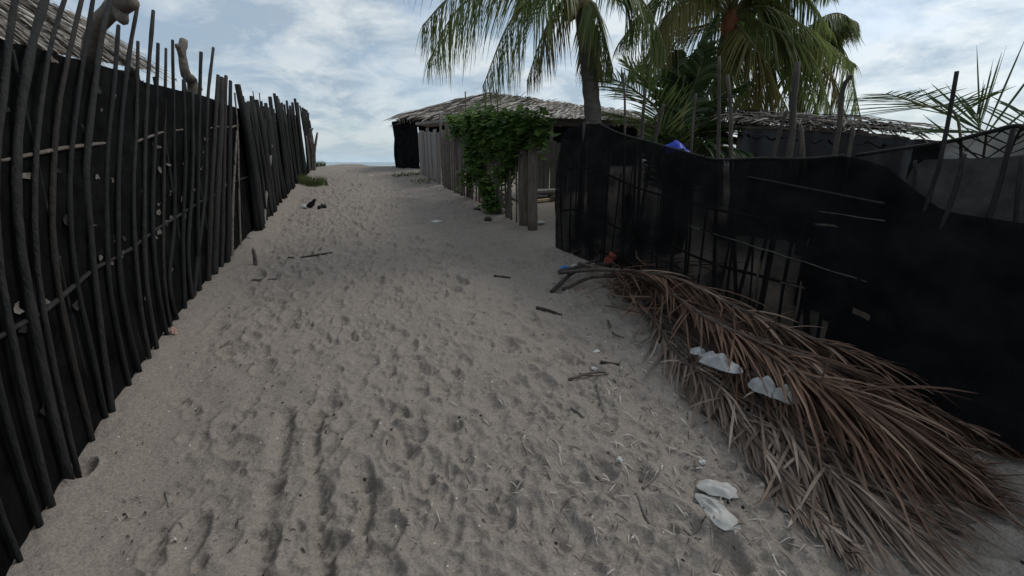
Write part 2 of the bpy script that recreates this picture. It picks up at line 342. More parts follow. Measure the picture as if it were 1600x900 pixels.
def net_mesh(line, tops, off, cell=.05, holes=None, wob=.02, zb=-.06, smax=None, smin=0):
    """hanging cloth along a fence line, cut by real holes"""
    mb = MB(); S = np.arange(smin, (smax or line.L[-1])+1e-6, cell); ts = sorted(tops); sx = [a for a, b in ts]; sz = [b for a, b in ts]
    nt = 34; V = {}
    for i, s_ in enumerate(S):
        p = line.pt(s_); n = line.nor(s_); z0 = hz(*p)+zb; z1 = float(np.interp(s_, sx, sz))
        for j in range(nt+1):
            t = j/nt; w = off+wob*float(fbm(np.array(s_*1.7), np.array(t*3.1+off*50), 3))*(.4+1.2*t)
            rag = .012*float(vnoise(np.array(s_*9.), np.array(3.3)))*(j == nt)
            V[i, j] = len(mb.v); mb.v.append((*(p+n*w), z0+(z1-z0)*t+rag))
    for i in range(len(S)-1):
        for j in range(nt):
            if holes and holes(S[i], j/nt): continue
            mb.face((V[i, j], V[i+1, j], V[i+1, j+1], V[i, j+1]))
    return mb
def stick_path(line, pts, off, n=8, sink=.12):
    """points given on the fence plane, bottom to top"""
    P = []
    for k, (px, py) in enumerate(pts):
        s_, z = line.hit(px, py); p = line.pt(s_)+line.nor(s_)*off; P.append(np.array([*p, z]))
    g = hz(P[0][0], P[0][1]); t = nrm(P[0]-P[1]); P[0] = P[0]+t*max(0, (P[0][2]-g+sink))/max(.3, -t[2])
    return catmull(P, n)

# ---- left fence of dark canes
LF = Line(LP)
left = thing('cane_fence', (LP[1][0], LP[1][1], hz(*LP[1])), 'tall dark cane fence backed with black net along the left of the path', 'fence')
S_ = [  # base to top, then width in px near its middle
 ([(38, 888), (-20, 720), (-60, 400), (-40, 60)], 19, 0), ([(70, 845), (0, 615), (-30, 380), (-25, 150), (5, -60)], 19, 0),
 ([(85, 812), (37, 620), (0, 430), (-8, 290), (3, 150), (22, 0), (40, -90)], 20, 1), ([(112, 772), (70, 600), (33, 400), (24, 250), (42, 100), (68, 0), (95, -90)], 24, 1),
 ([(176, 655), (155, 500), (140, 350), (135, 240), (158, 60), (172, 0), (185, -50)], 15, 1),
 ([(122, 745), (80, 560), (56, 400), (55, 250), (65, 150), (80, 65), (100, 0), (115, -40)], 17, 0),
 ([(150, 700), (112, 540), (88, 400), (86, 275), (97, 150), (130, 0), (140, -35)], 16, 0),
 ([(170, 668), (142, 540), (118, 420), (110, 300), (118, 190), (146, 0), (152, -25)], 15, 0),
 ([(205, 610), (185, 520), (170, 420), (168, 250), (180, 120), (186, 40)], 13, 0), ([(220, 590), (195, 490), (184, 380), (186, 225), (200, 90), (215, 5)], 13, 0),
 ([(235, 570), (218, 470), (208, 320), (213, 180), (215, 65)], 12, 0), ([(246, 555), (228, 440), (225, 300), (229, 150), (239, 17)], 12, 0),
 ([(262, 532), (245, 440), (238, 330), (243, 200), (247, 68)], 11, 0), ([(271, 520), (258, 430), (258, 260), (261, 76)], 10, 0),
 ([(280, 507), (266, 440), (274, 340), (273, 200), (271, 63)], 10, 0), ([(290, 492), (286, 370), (290, 250), (287, 125)], 10, 0),
 ([(301, 478), (293, 395), (300, 275), (300, 145)], 9, 0), ([(312, 463), (309, 350), (311, 200), (314, 82)], 9, 0),
 ([(303, 474), (310, 400), (322, 290), (325, 160), (334, 75)], 10, 1), ([(325, 446), (328, 330), (335, 200), (340, 118)], 12, 0), ([(335, 436), (340, 300), (345, 200), (347, 122)], 14, 1),
 ([(347, 424), (350, 300), (354, 119)], 11, 0), ([(356, 417), (358, 300), (360, 127)], 12, 0), ([(364, 411), (365, 310), (371, 205)], 7, 2), ([(377, 395), (374, 300), (372, 205), (367, 145)], 5, 2),
 ([(406, 358), (410, 300), (416, 262), (419, 227)], 7, 3)]
M['cane3'] = mat('brown_cane', (.011, .0095, .008), .85, (.036, .03, .025), 5, (8, 8, 1.5), .9, 16)
cm = [M['cane'], M['cane2'], M['drift'], M['pale']]
def add_stick(line, parent, pts, wpx, mt, off, name='stick'):
    P = stick_path(line, pts, off, 15); mid = P[len(P)//2]
    dep = (mid[1])*math.cos(PITCH)-(mid[2]-1.6)*math.sin(PITCH)
    u_ = mid[0]/dep; r = max(.006, wpx/2/F*max(dep, .5)/math.sqrt(1+u_*u_)*.70); k = len(P)
    mb = MB(); mb.tube(P, [r*(1.12-.25*i/(k-1)+U(-.07, .07)+(.16 if random.random() < .12 else 0)) for i in range(k)], 7, 0, True, .10); return mb.build(name, mt, parent)
for pts, w, c in S_: add_stick(LF, left, pts, w*U(.85, 1.1), cm[c] if c else random.choice([M['cane'], M['cane'], M['cane2'], M['cane3']]), U(-.006, .008) if c != 3 else -.05)
tops_far = [(366, 132), (369, 142), (372, 150), (375, 162), (379, 160), (383, 158), (388, 150), (392, 168), (396, 156), (400, 170), (404, 158), (408, 166), (411, 161), (415, 168), (418, 151), (421, 164), (425, 146), (429, 150), (433, 161), (437, 160), (441, 163), (445, 157), (450, 165), (454, 160), (458, 154), (462, 160), (466, 165), (470, 168), (474, 170), (477, 172), (479, 176)]
sb, _ = LF.hit(379, 392); se, _ = LF.hit(479, 274)
for i, (tx, ty) in enumerate(tops_far):
    f = i/(len(tops_far)-1); s0, z0 = LF.hit(tx, ty)
    for k in range(2):
        s1 = s0+U(-.12, .12)-.10; p = LF.pt(s1)+LF.nor(s1)*-U(.02, .07); g = hz(*p); top = z0-(0 if k == 0 else U(.05, .35)); ss = s0+(0 if k == 0 else U(-.1, .1)); pt = LF.pt(ss)-LF.nor(ss)*.04
        mb = MB(); a = np.array([*p, g-.1]); b = np.array([*pt, top]); m1 = (a+b)/2+np.array([U(-.03, .03), U(-.03, .03), 0]); r = U(.02, .045)
        mb.tube(catmull([a, m1, b], 6), [r*(1.1-.04*j) for j in range(7)], 7, 0, True, .06); mb.build('stick', random.choice([M['cane'], M['cane'], M['cane2']]), left)
for i in range(20):                                                                           # the second row, seen in the gaps
    s0 = .5+i*(se-.6)/20+U(-.1, .1); p = LF.pt(s0)+LF.nor(s0)*U(.02, .06); g = hz(*p); h = U(1.45, 1.9); q = LF.pt(s0+U(-.1, .25))+LF.nor(s0)*.03
    a = np.array([*p, g-.08]); b = np.array([*q, g+h]); r = U(.008, .015); mb = MB()
    mb.tube(catmull([a, (a+b)/2+np.array([U(-.04, .04), U(-.04, .04), 0]), b], 6), [r*(1.1-.04*j) for j in range(7)], 6, 0, True, .06); mb.build('stick', M['cane'], left)
lt = [LF.hit(*p) for p in [(20, 62), (100, 85), (190, 112), (240, 132), (300, 145), (330, 153), (380, 172), (430, 176), (477, 182)]]; lt = [(0, lt[0][1])]+lt
def lholes(s, t):
    v = float(vnoise(np.array(s*4.2), np.array(t*21.)))+.25*float(vnoise(np.array(s*11.), np.array(t*40.)))
    band = max(math.exp(-((t-.88)/.07)**2), .95*math.exp(-((t-.66)/.05)**2), .9*math.exp(-((t-.40)/.06)**2), .75*math.exp(-((t-.2)/.08)**2))
    return v > .60-.34*band and s < sb+.3
net_mesh(LF, lt, .022, .05, None, .03).build('net', M['net2'], left)
for zf in (.68, .36):
    P = []
    for s0 in np.linspace(.2, se-.2, 26): p = LF.pt(s0)+LF.nor(s0)*.018; P.append(np.array([*p, hz(*p)+2.0*zf+U(-.03, .03)]))
    mb = MB(); mb.tube(P, [U(.008, .014) for _ in P], 6, 0, True, .1); mb.build('rail', M['stick'] if zf > .5 else M['cane2'], left)
random.seed(21)
for i in range(110):                                                                          # added pale scraps standing in for light through tears in the net
    s0 = .6+(sb-.4)*random.random(); zf = random.choice([.66, .68, .36, .40, .92, .86, .80, .56, .2, .5]); p = LF.pt(s0)+LF.nor(s0)*.012; t = nrm(LF.pt(s0+.05)-LF.pt(s0-.05)); g = hz(*p)+1.9*zf+random.gauss(0, .05)
    a_, b_ = U(.02, .06), U(.010, .032); n_ = 9; mb = MB(); mb.v.append((p[0], p[1], g))
    for j in range(n_):
        q = (j+U(-.3, .3))/n_*6.283; k_ = U(.3, 1.3); e_ = np.array([*(p+t*a_*k_*math.cos(q)-LF.nor(s0)*U(-.004, .008)), g+b_*k_*math.sin(q)]); mb.v.append(tuple(e_))
    for j in range(n_): mb.face((0, 1+j, 1+(j+1) % n_))
    mb.build('rag', random.choice([M['drift'], M['board'], M['board'], M['cane2'], M['stick']]), left)

# ---- forked driftwood standing in the left fence
def branch(name, pts, rad, m, label, cat, forks=(), n=9):
    mb = MB(); mb.tube(catmull(pts, 12), [np.interp(i/12, np.linspace(0, 1, len(rad)), rad)*U(.9, 1.1) for i in range(13)], n, 0, True, .1)
    for fp, fr in forks: mb.tube(catmull(fp, 8), [np.interp(i/8, [0, 1], fr)*U(.9, 1.1) for i in range(9)], 7, 0, True, .1)
    return solo(mb, name, m, label, cat)
def lpl(px, py, back): d = ray(px, py); s_, z = LF.hit(px, py); p = np.array([*LF.pt(s_), z]); return EYE+(p-EYE)*(1+back)
branch('driftwood_post', [lpl(310, 330, .06), lpl(303, 145, .06), lpl(291, 118, .06), lpl(285, 85, .06), lpl(287, 64, .06)], [.06, .055, .045, .035, .035], M['drift'],
       'knobbly driftwood post poking above the left cane fence', 'post', [([lpl(285, 90, .06), lpl(279, 76, .06), lpl(276, 70, .06)], (.03, .02))])

# ------------------------------------------------------------------ thatch helper
def thatch(mb, A, B, C, D, rows, per, ln, w=.016, lift=.05, m=0, lat=.18, fringe=1.0):
    """A-B eave, D-C ridge (A below D). Strips lie down the slope, loose at the eave."""
    A, B, C, D = [np.asarray(p, float) for p in (A, B, C, D)]; nn = nrm(np.cross(B-A, D-A)); nn = nn if nn[2] > 0 else -nn
    for r in range(rows):
        for j in range(per):
            u = (j+U(0, 1))/per; v = (r+U(0, 1))/rows; e = A+(B-A)*u; t = D+(C-D)*u; down = nrm(e-t); side = nrm(B-A)
            p0 = e+(t-e)*v+nn*(lift*U(.2, 1)+.02*(1-v)); d = nrm(down+side*U(-lat, lat)+nn*U(-.06, .05)); l = ln*U(.6, 1.2)
            if v*np.linalg.norm(t-e) < l*.55: l *= .75*fringe
            P = [p0, p0+d*l*.5+nn*U(-.008, .02), p0+d*l+np.array([0, 0, -.05*l*U(0, 1.4)])]
            mb.strip(P, [w*U(.6, 1.3), w*U(.7, 1.3), w*.3], np.cross(d, nn)+nn*U(-.5, .5), m)
def slab(mb, A, B, C, D, th):
    P = [np.asarray(p, float) for p in (A, B, C, D)]; n = nrm(np.cross(P[1]-P[0], P[3]-P[0])); n = n if n[2] > 0 else -n
    mb.add(P+[p-n*th for p in P], [(0, 1, 2, 3), (7, 6, 5, 4), (0, 4, 5, 1), (1, 5, 6, 2), (2, 6, 7, 3), (3, 7, 4, 0)])

# ---- hut behind the left fence
sA, zA = LF.hit(20, 62)
E1 = lpl(-260, -20, .55); E2 = lpl(222, 100, .55); E1 = at(-420, -35, 2.2); E2 = at(222, 98, 5.6)
upv = np.array([-.75, -.25, .62])
R1 = E1+upv*1.5; R2 = E2+upv*.75
hutl = thing('thatched_shelter', (E2[0]-.3, E2[1]-.2, hz(E2[0]-.3, E2[1]-.2)), 'brown thatched shelter roof showing above the left cane fence', 'hut')
mb = MB(); slab(mb, E1, E2, R2, R1, .08); rf = mb.build('roof', M['thatchb'], hutl, False)
mb = MB(); thatch(mb, E1, E2, R2, R1, 9, 150, .5, .010, .06, lat=.7); mb.build('thatch', M['thatch'], rf, True, 'stuff')
mb = MB(); mb.tube(catmull([E1+np.array([0, 0, -.05]), (E1+E2)/2+np.array([0, 0, -.02]), E2+nrm(E2-E1)*.12+np.array([0, 0, -.03])], 10), .035, 8, 0, True, .05); mb.build('eave_pole', M['pale'], hutl)
for f in (.1, .55, .97):
    p = E1+(E2-E1)*f+np.array([-.05, 0, -.05]); mb = MB(); mb.tube(catmull([np.array([p[0], p[1], gbase(0, p[1])-.15]), p+np.array([U(-.03, .03), 0, 0])], 5), .05, 8, 0, True, .06); mb.build('post', M['stick'], hutl)
mb = MB(); wA = E1+np.array([-.1, .0, -.1]); wB = E2+np.array([-.1, 0, -.1]); nW = 24
for i in range(nW+1):
    p = wA+(wB-wA)*i/nW; w = .05*math.sin(i*1.7); mb.v += [(p[0]+w, p[1], gbase(0, p[1])-.1), (p[0]-w*.5, p[1], (p[2]+gbase(0, p[1]))/2), tuple(p)]
for i in range(nW):
    for j in range(2): a = i*3+j; mb.face((a, a+3, a+4, a+1))
mb.build('leaf_wall', M['boardp'], hutl)
a = at(140, 92, 3.9); b = at(152, 40, 3.75); c = at(186, 10, 3.6); d = at(208, 4, 3.5)
branch('driftwood_log', [a, b, c, d], [.055, .055, .062, .04], M['drift'], 'thick grey driftwood log lying up on the left thatched roof', 'log',
       [([c, at(190, 26, 3.55), at(193, 32, 3.5)], (.05, .03))], 10)

# ---- forked dead branch stakes past the end of the left fence
def gpt(px, py, Y): return at(px, py, Y)
Yf = 13.2
b0 = at(490, 262, Yf); b0[2] = hz(b0[0], b0[1])-.05
branch('forked_branch', [b0, at(490, 235, Yf), at(486, 218, Yf), at(485, 200, Yf)], [.05, .05, .04, .03], M['drift'], 'grey forked branch standing in sand past the left fence end', 'branch',
       [([at(490, 245, Yf), at(493, 225, Yf), at(496, 207, Yf)], (.045, .025)), ([at(486, 205, Yf), at(489, 200, Yf)], (.025, .015))])
b0 = at(482, 264, 12.9); b0[2] = hz(b0[0], b0[1])-.05
branch('leaning_branch', [b0, at(481, 240, 12.9), at(478, 212, 12.9)], [.045, .04, .025], M['drift'], 'thin bent branch leaning at the seaward end of the left fence', 'branch')

# ------------------------------------------------------------------ right net fence
RF = Line(RP, -1)
right = thing('net_fence', (RP[0][0], RP[0][1], hz(*RP[0])), 'low fence of black shade net on sticks along the right of the path', 'fence')
rt = [RF.hit(*p) for p in [(872, 215), (884, 200), (910, 193), (937, 193), (970, 209), (1020, 223), (1073, 238), (1120, 249), (1193, 247), (1254, 248), (1319, 243), (1383, 262)]]
sE = rt[-1][0]; rt[0] = (0, rt[0][1]); sP, zP = RF.hit(1383, 318)
def rholes(s, t):
    v = float(vnoise(np.array(s*5.5+3), np.array(t*13.+7)))+.3*float(vnoise(np.array(s*16.), np.array(t*9.)))
    fade = math.exp(-(s/2.9)**4)
    b = math.exp(-((t-.52)/.12)**2)+.5*math.exp(-((t-.80)/.07)**2)+.6*math.exp(-((t-.18)/.1)**2)
    return v > .78-.24*b*fade and .05 < t < .97 and s < sP-1.0
far_tops = [(a, b) for a, b in rt if a <= sE]+[(sE+.25, RF.hit(1400, 322)[1]), RF.hit(1480, 334), RF.hit(1600, 350)]
far_tops = [t for t in far_tops]+[(RF.L[-1], RF.hit(1600, 350)[1]+.15)]
net_mesh(RF, far_tops, .0, .045, rholes, .06, -.06).build('net', M['net'], right)
net_mesh(RF, [(a, b-.03) for a, b in far_tops], -.12, .06, lambda s, t: s < sP-.15-.5*t+.9*float(vnoise(np.array(s*3.), np.array(t*6.))), .05, -.06, None, sP-1.0).build('net', M['net2'], right)
pt_ = [RF.hit(*p) for p in [(1383, 318), (1398, 280), (1421, 250), (1480, 249), (1566, 246), (1594, 241)]]
pm = net_mesh(RF, pt_+[(RF.L[-1], pt_[-1][1]+.2)], -.09, .04, None, .05, .35, RF.L[-1]-.9, sP+.01); pm.build('net', M['net3'], right)['label'] = 'thin grey single layer of net'
pt2 = [RF.hit(*p) for p in [(1319, 243), (1403, 230), (1470, 219), (1524, 206), (1575, 195), (1600, 212)]]
P2 = [np.array([*(RF.pt(s)+RF.nor(s)*-.13), z]) for s, z in pt2]
mb = MB(); mb.tube(catmull(P2, 24), .011, 6, 0, True, .1); mb.build('rail', M['cane'], right)
net_mesh(RF, pt2+[(RF.L[-1], pt2[-1][1]+.1)], -.16, .05, None, .05, .95, RF.L[-1]-.8, pt2[1][0]).build('net', M['net'], right)
R_ = [([(968, 240), (969, 197), (966, 113)], 5), ([(993, 260), (995, 214), (1001, 139)], 7), ([(1008, 260), (1016, 218), (1029, 162)], 8), ([(1070, 280), (1073, 217), (1079, 145)], 6),
      ([(1112, 300), (1114, 240), (1115, 160), (1115, 87)], 8), ([(1136, 300), (1134, 248), (1134, 180), (1128, 116)], 9), ([(1205, 340), (1222, 248), (1229, 173), (1236, 95)], 15),
      ([(1178, 330), (1198, 248), (1218, 173)], 9), ([(1246, 320), (1244, 248), (1241, 196)], 13), ([(1270, 350), (1293, 248), (1306, 142), (1321, 116)], 12),
      ([(1300, 340), (1316, 245), (1323, 196)], 9), ([(1420, 380), (1443, 313), (1467, 227), (1488, 110)], 11), ([(1440, 420), (1473, 333), (1500, 240)], 12), ([(1505, 440), (1537, 347), (1577, 200)], 15),
      ([(1410, 380), (1417, 327), (1423, 250)], 9), ([(1575, 440), (1580, 350), (1590, 245)], 12), ([(900, 330), (905, 250), (909, 190)], 14), ([(940, 330), (944, 250), (947, 215)], 6), ([(1050, 330), (1056, 270), (1062, 236)], 7)]
for pts, w in R_:
    (xa, ya), (xb, yb) = pts[0], pts[1]
    near = xa > 1395
    P = []
    for (px, py) in pts:
        s_, z = RF.hit(px, py); p = RF.pt(s_)+RF.nor(s_)*(-.05 if near else -.07 if xa > 1150 else -.06); P.append(np.array([*p, z]))
    dv_ = P[0]-P[1]; g = hz(P[0][0], P[0][1]); P[0] = P[0]+dv_*max(0, (P[0][2]-g+.12)/max(.05, -dv_[2]))
    dep = P[1][1]*math.cos(PITCH)-(P[1][2]-1.6)*math.sin(PITCH); r = w/2/F*dep/math.sqrt(1+(P[1][0]/dep)**2)*.74; Q = catmull(P, 9)
    mb = MB(); mb.tube(Q, [r*(1.15-.03*i+U(-.06, .06)) for i in range(10)], 8, 0, True, .07); mb.build('post', M['cane2'] if near else M['post'], right)
random.seed(31)
for i in range(22):                                                                           # thin sticks laced behind the net
    s0 = .15+i*(sP-.2)/22+U(-.05, .05); p = RF.pt(s0)-RF.nor(s0)*.04; g = hz(*p); zt = float(np.interp(s0, [a for a, b in rt], [b for a, b in rt])); q = RF.pt(s0+U(-.1, .1))-RF.nor(s0)*.04; a = np.array([*p, g-.08]); b = np.array([*q, zt-U(-.03, .5)]); r_ = U(.006, .013)
    mb = MB(); mb.tube(catmull([a, (a+b)/2+np.array([U(-.03, .03), U(-.02, .02), 0]), b], 6), [r_*U(.85, 1.15) for _ in range(7)], 6, 0, True, .1); mb.build('stick', M['post'], right)
for zf in (.35, .68):
    P = []
    for s0 in np.linspace(.05, sP, 14): p = RF.pt(s0)-RF.nor(s0)*.03; zt = float(np.interp(s0, [a for a, b in rt], [b for a, b in rt])); g = hz(*p); P.append(np.array([*p, g+(zt-g)*zf+U(-.015, .015)]))
    mb = MB(); mb.tube(P, .012, 6, 0, True, .12); mb.build('rail', M['post'], right)
def sewn(pts, r, m, amp=.02, lam=.11):
    s0, z0 = RF.hit(*pts[0]); s1, z1 = RF.hit(*pts[-1]); P = []; n = int(abs(s1-s0)/lam*6)+4
    for i in range(n+1):
        s = s0+(s1-s0)*i/n; p = RF.pt(s)+RF.nor(s)*(.012+amp*math.sin(i*1.05+.6*math.sin(i*.37))); P.append(np.array([*p, z0+(z1-z0)*i/n]))
    mb = MB(); mb.tube(P, r, 5); mb.build('rail', m, right)
sewn([(1080, 353), (1355, 440)], .004, M['rope'], .010, .3); sewn([(1282, 330), (1383, 345)], .003, M['rope'], .01, .3); sewn([(1170, 276), (1383, 318)], .007, M['cane2'], .004, .4)
P = [np.array([*(RF.pt(s)+RF.nor(s)*.0), z]) for s, z in rt[3:-1]]; mb = MB(); mb.tube(catmull(P, 30), .009, 6, 0, True, .15); mb.build('rail', M['cane2'], right)

# ------------------------------------------------------------------ wooden fence with the vine
WF = Line(WP)
wood = thing('picket_fence', (WP[0][0], WP[0][1], hz(*WP[0])), 'rough wooden picket fence with leafy vine between the hut and the gate gap', 'fence')
def upright(line, parent, px_base, off, ztop, r, m, name='picket', lean=0, flat=1.0, n=7):
    s_, _ = line.hit(*px_base); p = line.pt(s_)+line.nor(s_)*off; g = hz(*p); q = line.pt(s_+lean)+line.nor(s_+lean)*(off+U(-.02, .02))
    a = np.array([*p, g-.1]); b = np.array([*q, ztop]); mb = MB()
    mb.tube(catmull([a, (a+b)/2+np.array([U(-.02, .02), U(-.02, .02), 0]), b], 6), [r*(1.08-.02*j+U(-.04, .04)) for j in range(7)], n, 0, True, .08, flat); return mb.build(name, m, parent)
for (bx, by, ty, wd) in [(819, 356, 196, 12), (832, 358, 188, 11)]:
    s_, z = WF.hit(bx, ty); p = WF.pt(s_); upright(WF, wood, (bx, by), 0, z, wd/2/F*6.6*1.25, M['stick'], 'post', .0, 1, 9)
sa, _ = WF.hit(812, 352); sb_, _ = WF.hit(693, 292); k = 34
for i in range(k):
    s0 = sa+(sb_-sa)*(i+U(-.25, .25))/(k-1); p = WF.pt(s0); g = hz(*p); h = np.interp(i/k, [0, .3, .6, 1], [1.1, 1.15, 1.22, 1.3])+U(-.12, .1)+(.35 if random.random() < .12 else 0)
    q = WF.pt(s0+U(-.05, .05)); a = np.array([*(p+WF.nor(s0)*U(-.02, .02)), g-.1]); b = np.array([*q, g+h]); r = U(.014, .034) if i < 18 else U(.025, .045)
    mb = MB(); mb.tube(catmull([a, (a+b)/2+np.array([U(-.02, .02), U(-.02, .02), 0]), b], 6), [r*(1.1-.04*j) for j in range(7)], 7, 0, True, .1, U(.5, 1)); mb.build('picket', random.choice([M['stick'], M['stick'], M['board'], M['drift']]), wood)
sc_, _ = WF.hit(690, 290); sd_, _ = WF.hit(656, 271)
for i in range(9):                                                                            # pale boards at the seaward end
    s0 = sc_+(sd_-sc_)*(i+.5)/9; p = WF.pt(s0)+WF.nor(s0)*U(-.015, .015); g = hz(*p); t = nrm(WF.pt(s0+.1)-WF.pt(s0-.1)); w = abs(sd_-sc_)/18*U(.8, .95); h = U(.55, .64)
    mb = MB(); mb.box((p[0], p[1], g+h-.05), (t[0], t[1], U(-.03, .03)), w, (-t[1], t[0], 0), .012, (0, 0, 1), h, 0, .012); mb.build('board', random.choice([M['boardp'], M['boardw'], M['board']]), wood, False)
for zf in (.32, .95):
    P = [np.array([*(WF.pt(s)-WF.nor(s)*.045), hz(*WF.pt(s))+zf+U(-.02, .02)]) for s in np.linspace(0, sb_, 12)]; mb = MB(); mb.tube(P, .022, 6, 0, True, .08); mb.build('rail', M['stick'], wood)
for (bx, tx, ty) in [(728, 727, 143), (757, 758, 140), (765, 776, 140)]:
    s0, z0 = WF.hit(tx, ty); p = WF.pt(s0); g = hz(*p); mb = MB(); mb.tube(catmull([np.array([*p, g]), np.array([*WF.pt(s0+(tx-bx)*-.01), (g+z0)/2]), np.array([*p, z0])], 6), .012, 6, 0, True, .08); mb.build('picket', M['stick'], wood)
# vine
vroot = np.array([*WF.pt(WF.hit(770, 330)[0]), 0]); vroot[2] = hz(*vroot[:2])
vine = thing('climbing_vine', vroot, 'bright green leafy vine sprawling over the wooden picket fence', 'vine')
mb = MB()
def leaf(mb, p, s, up=None):
    a = U(0, 6.28); d = nrm([math.cos(a), math.sin(a), U(-.7, .3)]); n = nrm(np.array([U(-.6, .6), U(-.9, .3), 1.])); sd2 = nrm(np.cross(d, n))
    mb.add([p, p+d*s*.45+sd2*s*.36, p+d*s, p+d*s*.45-sd2*s*.36, p+d*s*.5-n*s*.06], [(0, 1, 4), (1, 2, 4), (2, 3, 4), (3, 0, 4)])
blobs = [(720, 200, .30, .20, 260), (740, 195, .32, .22, 300), (765, 195, .34, .22, 330), (790, 200, .36, .24, 360), (815, 205, .34, .26, 330), (835, 195, .25, .2, 180), (770, 225, .32, .22, 260), (740, 232, .24, .2, 160), (800, 232, .28, .18, 180),
         (752, 262, .26, .24, 220), (765, 292, .26, .24, 200), (775, 318, .2, .16, 110), (735, 275, .24, .26, 140), (790, 270, .24, .2, 120), (750, 215, .5, .3, 240), (800, 210, .4, .3, 240), (745, 250, .16, .2, 100), (820, 222, .2, .14, 100), (712, 188, .2, .12, 90), (795, 183, .3, .1, 120), (755, 181, .25, .09, 100), (845, 210, .12, .22, 50), (800, 255, .16, .1, 50)]
for (px, py, rx, rz, n) in blobs:
    s0, z0 = WF.hit(px, py); c = np.array([*(WF.pt(s0)), z0])
    for _ in range(int(n*2.0)):
        v = RNG.normal(0, .5, 3); t2 = nrm(WF.pt(s0+.1)-WF.pt(s0)); nn2 = np.array([-t2[1], t2[0]])
        leaf(mb, c+np.array([t2[0]*v[0]*rx+nn2[0]*v[1]*.16, t2[1]*v[0]*rx+nn2[1]*v[1]*.16, v[2]*rz]), U(.06, .15))
mb.build('foliage', M['vine'], vine, False, 'stuff')
for (x0, x1, y1) in [(772, 770, 200), (775, 800, 205), (765, 735, 200), (779, 830, 215)]:
    s0, _ = WF.hit(x0, 328); s1, z1 = WF.hit(x1, y1); a = np.array([*(WF.pt(s0)+WF.nor(s0)*.04), hz(*WF.pt(s0))-.03]); b = np.array([*(WF.pt(s1)+WF.nor(s1)*.04), z1]); mb = MB()
    mb.tube(catmull([a, a*.5+b*.5+np.array([U(-.1, .1), 0, .1]), b], 8), [.016-.001*i for i in range(9)], 6, 0, True, .1); mb.build('stem', M['stick'], vine)

# ------------------------------------------------------------------ thatched hut behind the wooden fence
FL = np.array([-3.35, 14.2, 2.88]); FR = np.array([4.4, 15.1, 2.84]); RA = at(765, 147, 16.2); RB_ = at(1000, 178, 19.0); BL = np.array([-2.9, 19.2, 2.9]); BR = np.array([8.0, 23, 2.9])
hut = thing('thatched_hut', (0.3, 15.6, hz(.3, 15.6)), 'low thatched hut with hipped palm roof behind the wooden fence', 'hut')
mb = MB(); dn = np.array([0, 0, -.13]); slab(mb, FL+dn*.4, FR+dn*.4, RB_+dn, RA+dn, .08); slab(mb, BL+dn, FL+dn*.4, RA+dn, RA+np.array([.02, .02, -.13]), .08); slab(mb, BR, BL, RA, RB_, .12); rf = mb.build('roof', M['thatchb'], hut, False)
mb = MB(); thatch(mb, FL, FR, RB_, RA, 12, 260, .75, .022, .10, lat=.28); thatch(mb, BL, FL, RA, RA+np.array([.05, .05, 0]), 9, 90, .7, .02, .07, lat=.28)
rd = RB_-RA
for i in range(240):
    p = RA+rd*random.random()+np.array([0, 0, .04]); d = nrm([U(-.5, .5), U(-1, .6), U(-.55, .12)]); mb.strip([p, p+d*.15, p+d*.34+np.array([0, 0, -.05])], [.02, .018, .006], np.array([U(-1, 1), U(-1, 1), .3]))
for i in range(420):                                                                         # ragged fringe under the eave
    f = random.random(); p = FL+(FR-FL)*f+np.array([U(-.05, .05), U(-.08, .05), .03]); d = nrm([U(-.35, .35), U(-.5, 0), -1]); l = U(.08, .26); mb.strip([p, p+d*l*.5, p+d*l], [.016, .014, .004], np.array([1, U(-.4, .4), 0.]))
mb.build('thatch', M['thatch'], rf, True, 'stuff')
for x in np.linspace(-3.1, 4.1, 6):
    y = np.interp(x, [-3.35, 5.8], [14.4, 15.5]); mb = MB(); mb.tube(catmull([np.array([x, y, gbase(x, y)-.2]), np.array([x+U(-.05, .05), y, 2.86])], 5), .06, 8, 0, True, .07); mb.build('post', M['stick'], hut)
def sheet(pts_bottom, ztop, n, wob):
    mb = MB(); P = catmull(pts_bottom, n)
    for i, p in enumerate(P):
        zt = ztop if np.isscalar(ztop) else np.interp(i/n, np.linspace(0, 1, len(ztop)), ztop); z0 = gbase(p[0], p[1])-.15
        for j in range(7):
            t = j/6; w = wob*float(fbm(np.array(i*.35), np.array(t*3.), 3)); mb.v.append((p[0]+w, p[1]+w, z0+(zt-z0)*t+(.02*U(-1, 1) if j == 6 else 0)))
    for i in range(n):
        for j in range(6): a = i*7+j; mb.face((a, a+7, a+8, a+1))
    return mb
c0 = at(618, 263, 14.9); c1 = at(657, 270, 13.9)
sheet([c0+np.array([.3, 1.6, 0]), c0], [2.75, 2.82], 10, .06).build('net_wall', M['net2'], hut); sheet([c0, (c0+c1)/2, c1], [2.82, 2.84, 2.75], 16, .07).build('net_wall', M['net2'], hut)
sheet([np.array([-2.9, 14.7, 0]), np.array([.5, 15.2, 0]), np.array([4.3, 15.5, 0])], [2.8, 2.8], 36, .05).build('net_wall', M['net2'], hut)
# ragged roof edge over the seaward net wall
mb = MB(); q0 = at(617, 199, 14.95); q1 = at(648, 188, 14.2); thatch(mb, q0, q1, q1+np.array([.25, .6, .12]), q0+np.array([.25, .6, .12]), 4, 60, .35, .016, .05, lat=.6)
slab(mb, q0, q1, q1+np.array([.25, .6, .1]), q0+np.array([.25, .6, .1]), .05); mb.build('thatch', M['thatch'], hut, True, 'stuff')
a = at(660, 195, 13.4); b = at(708, 190, 12.2); mb = MB(); mb.box((a+b)/2, b-a, np.linalg.norm(b-a)/2, np.cross(b-a, [0, 0, 1])+np.array([0, 0, .12]), .22, np.array([0, -.35, 1]), .035); mb.build('awning_board', M['boardp'], hut, False)
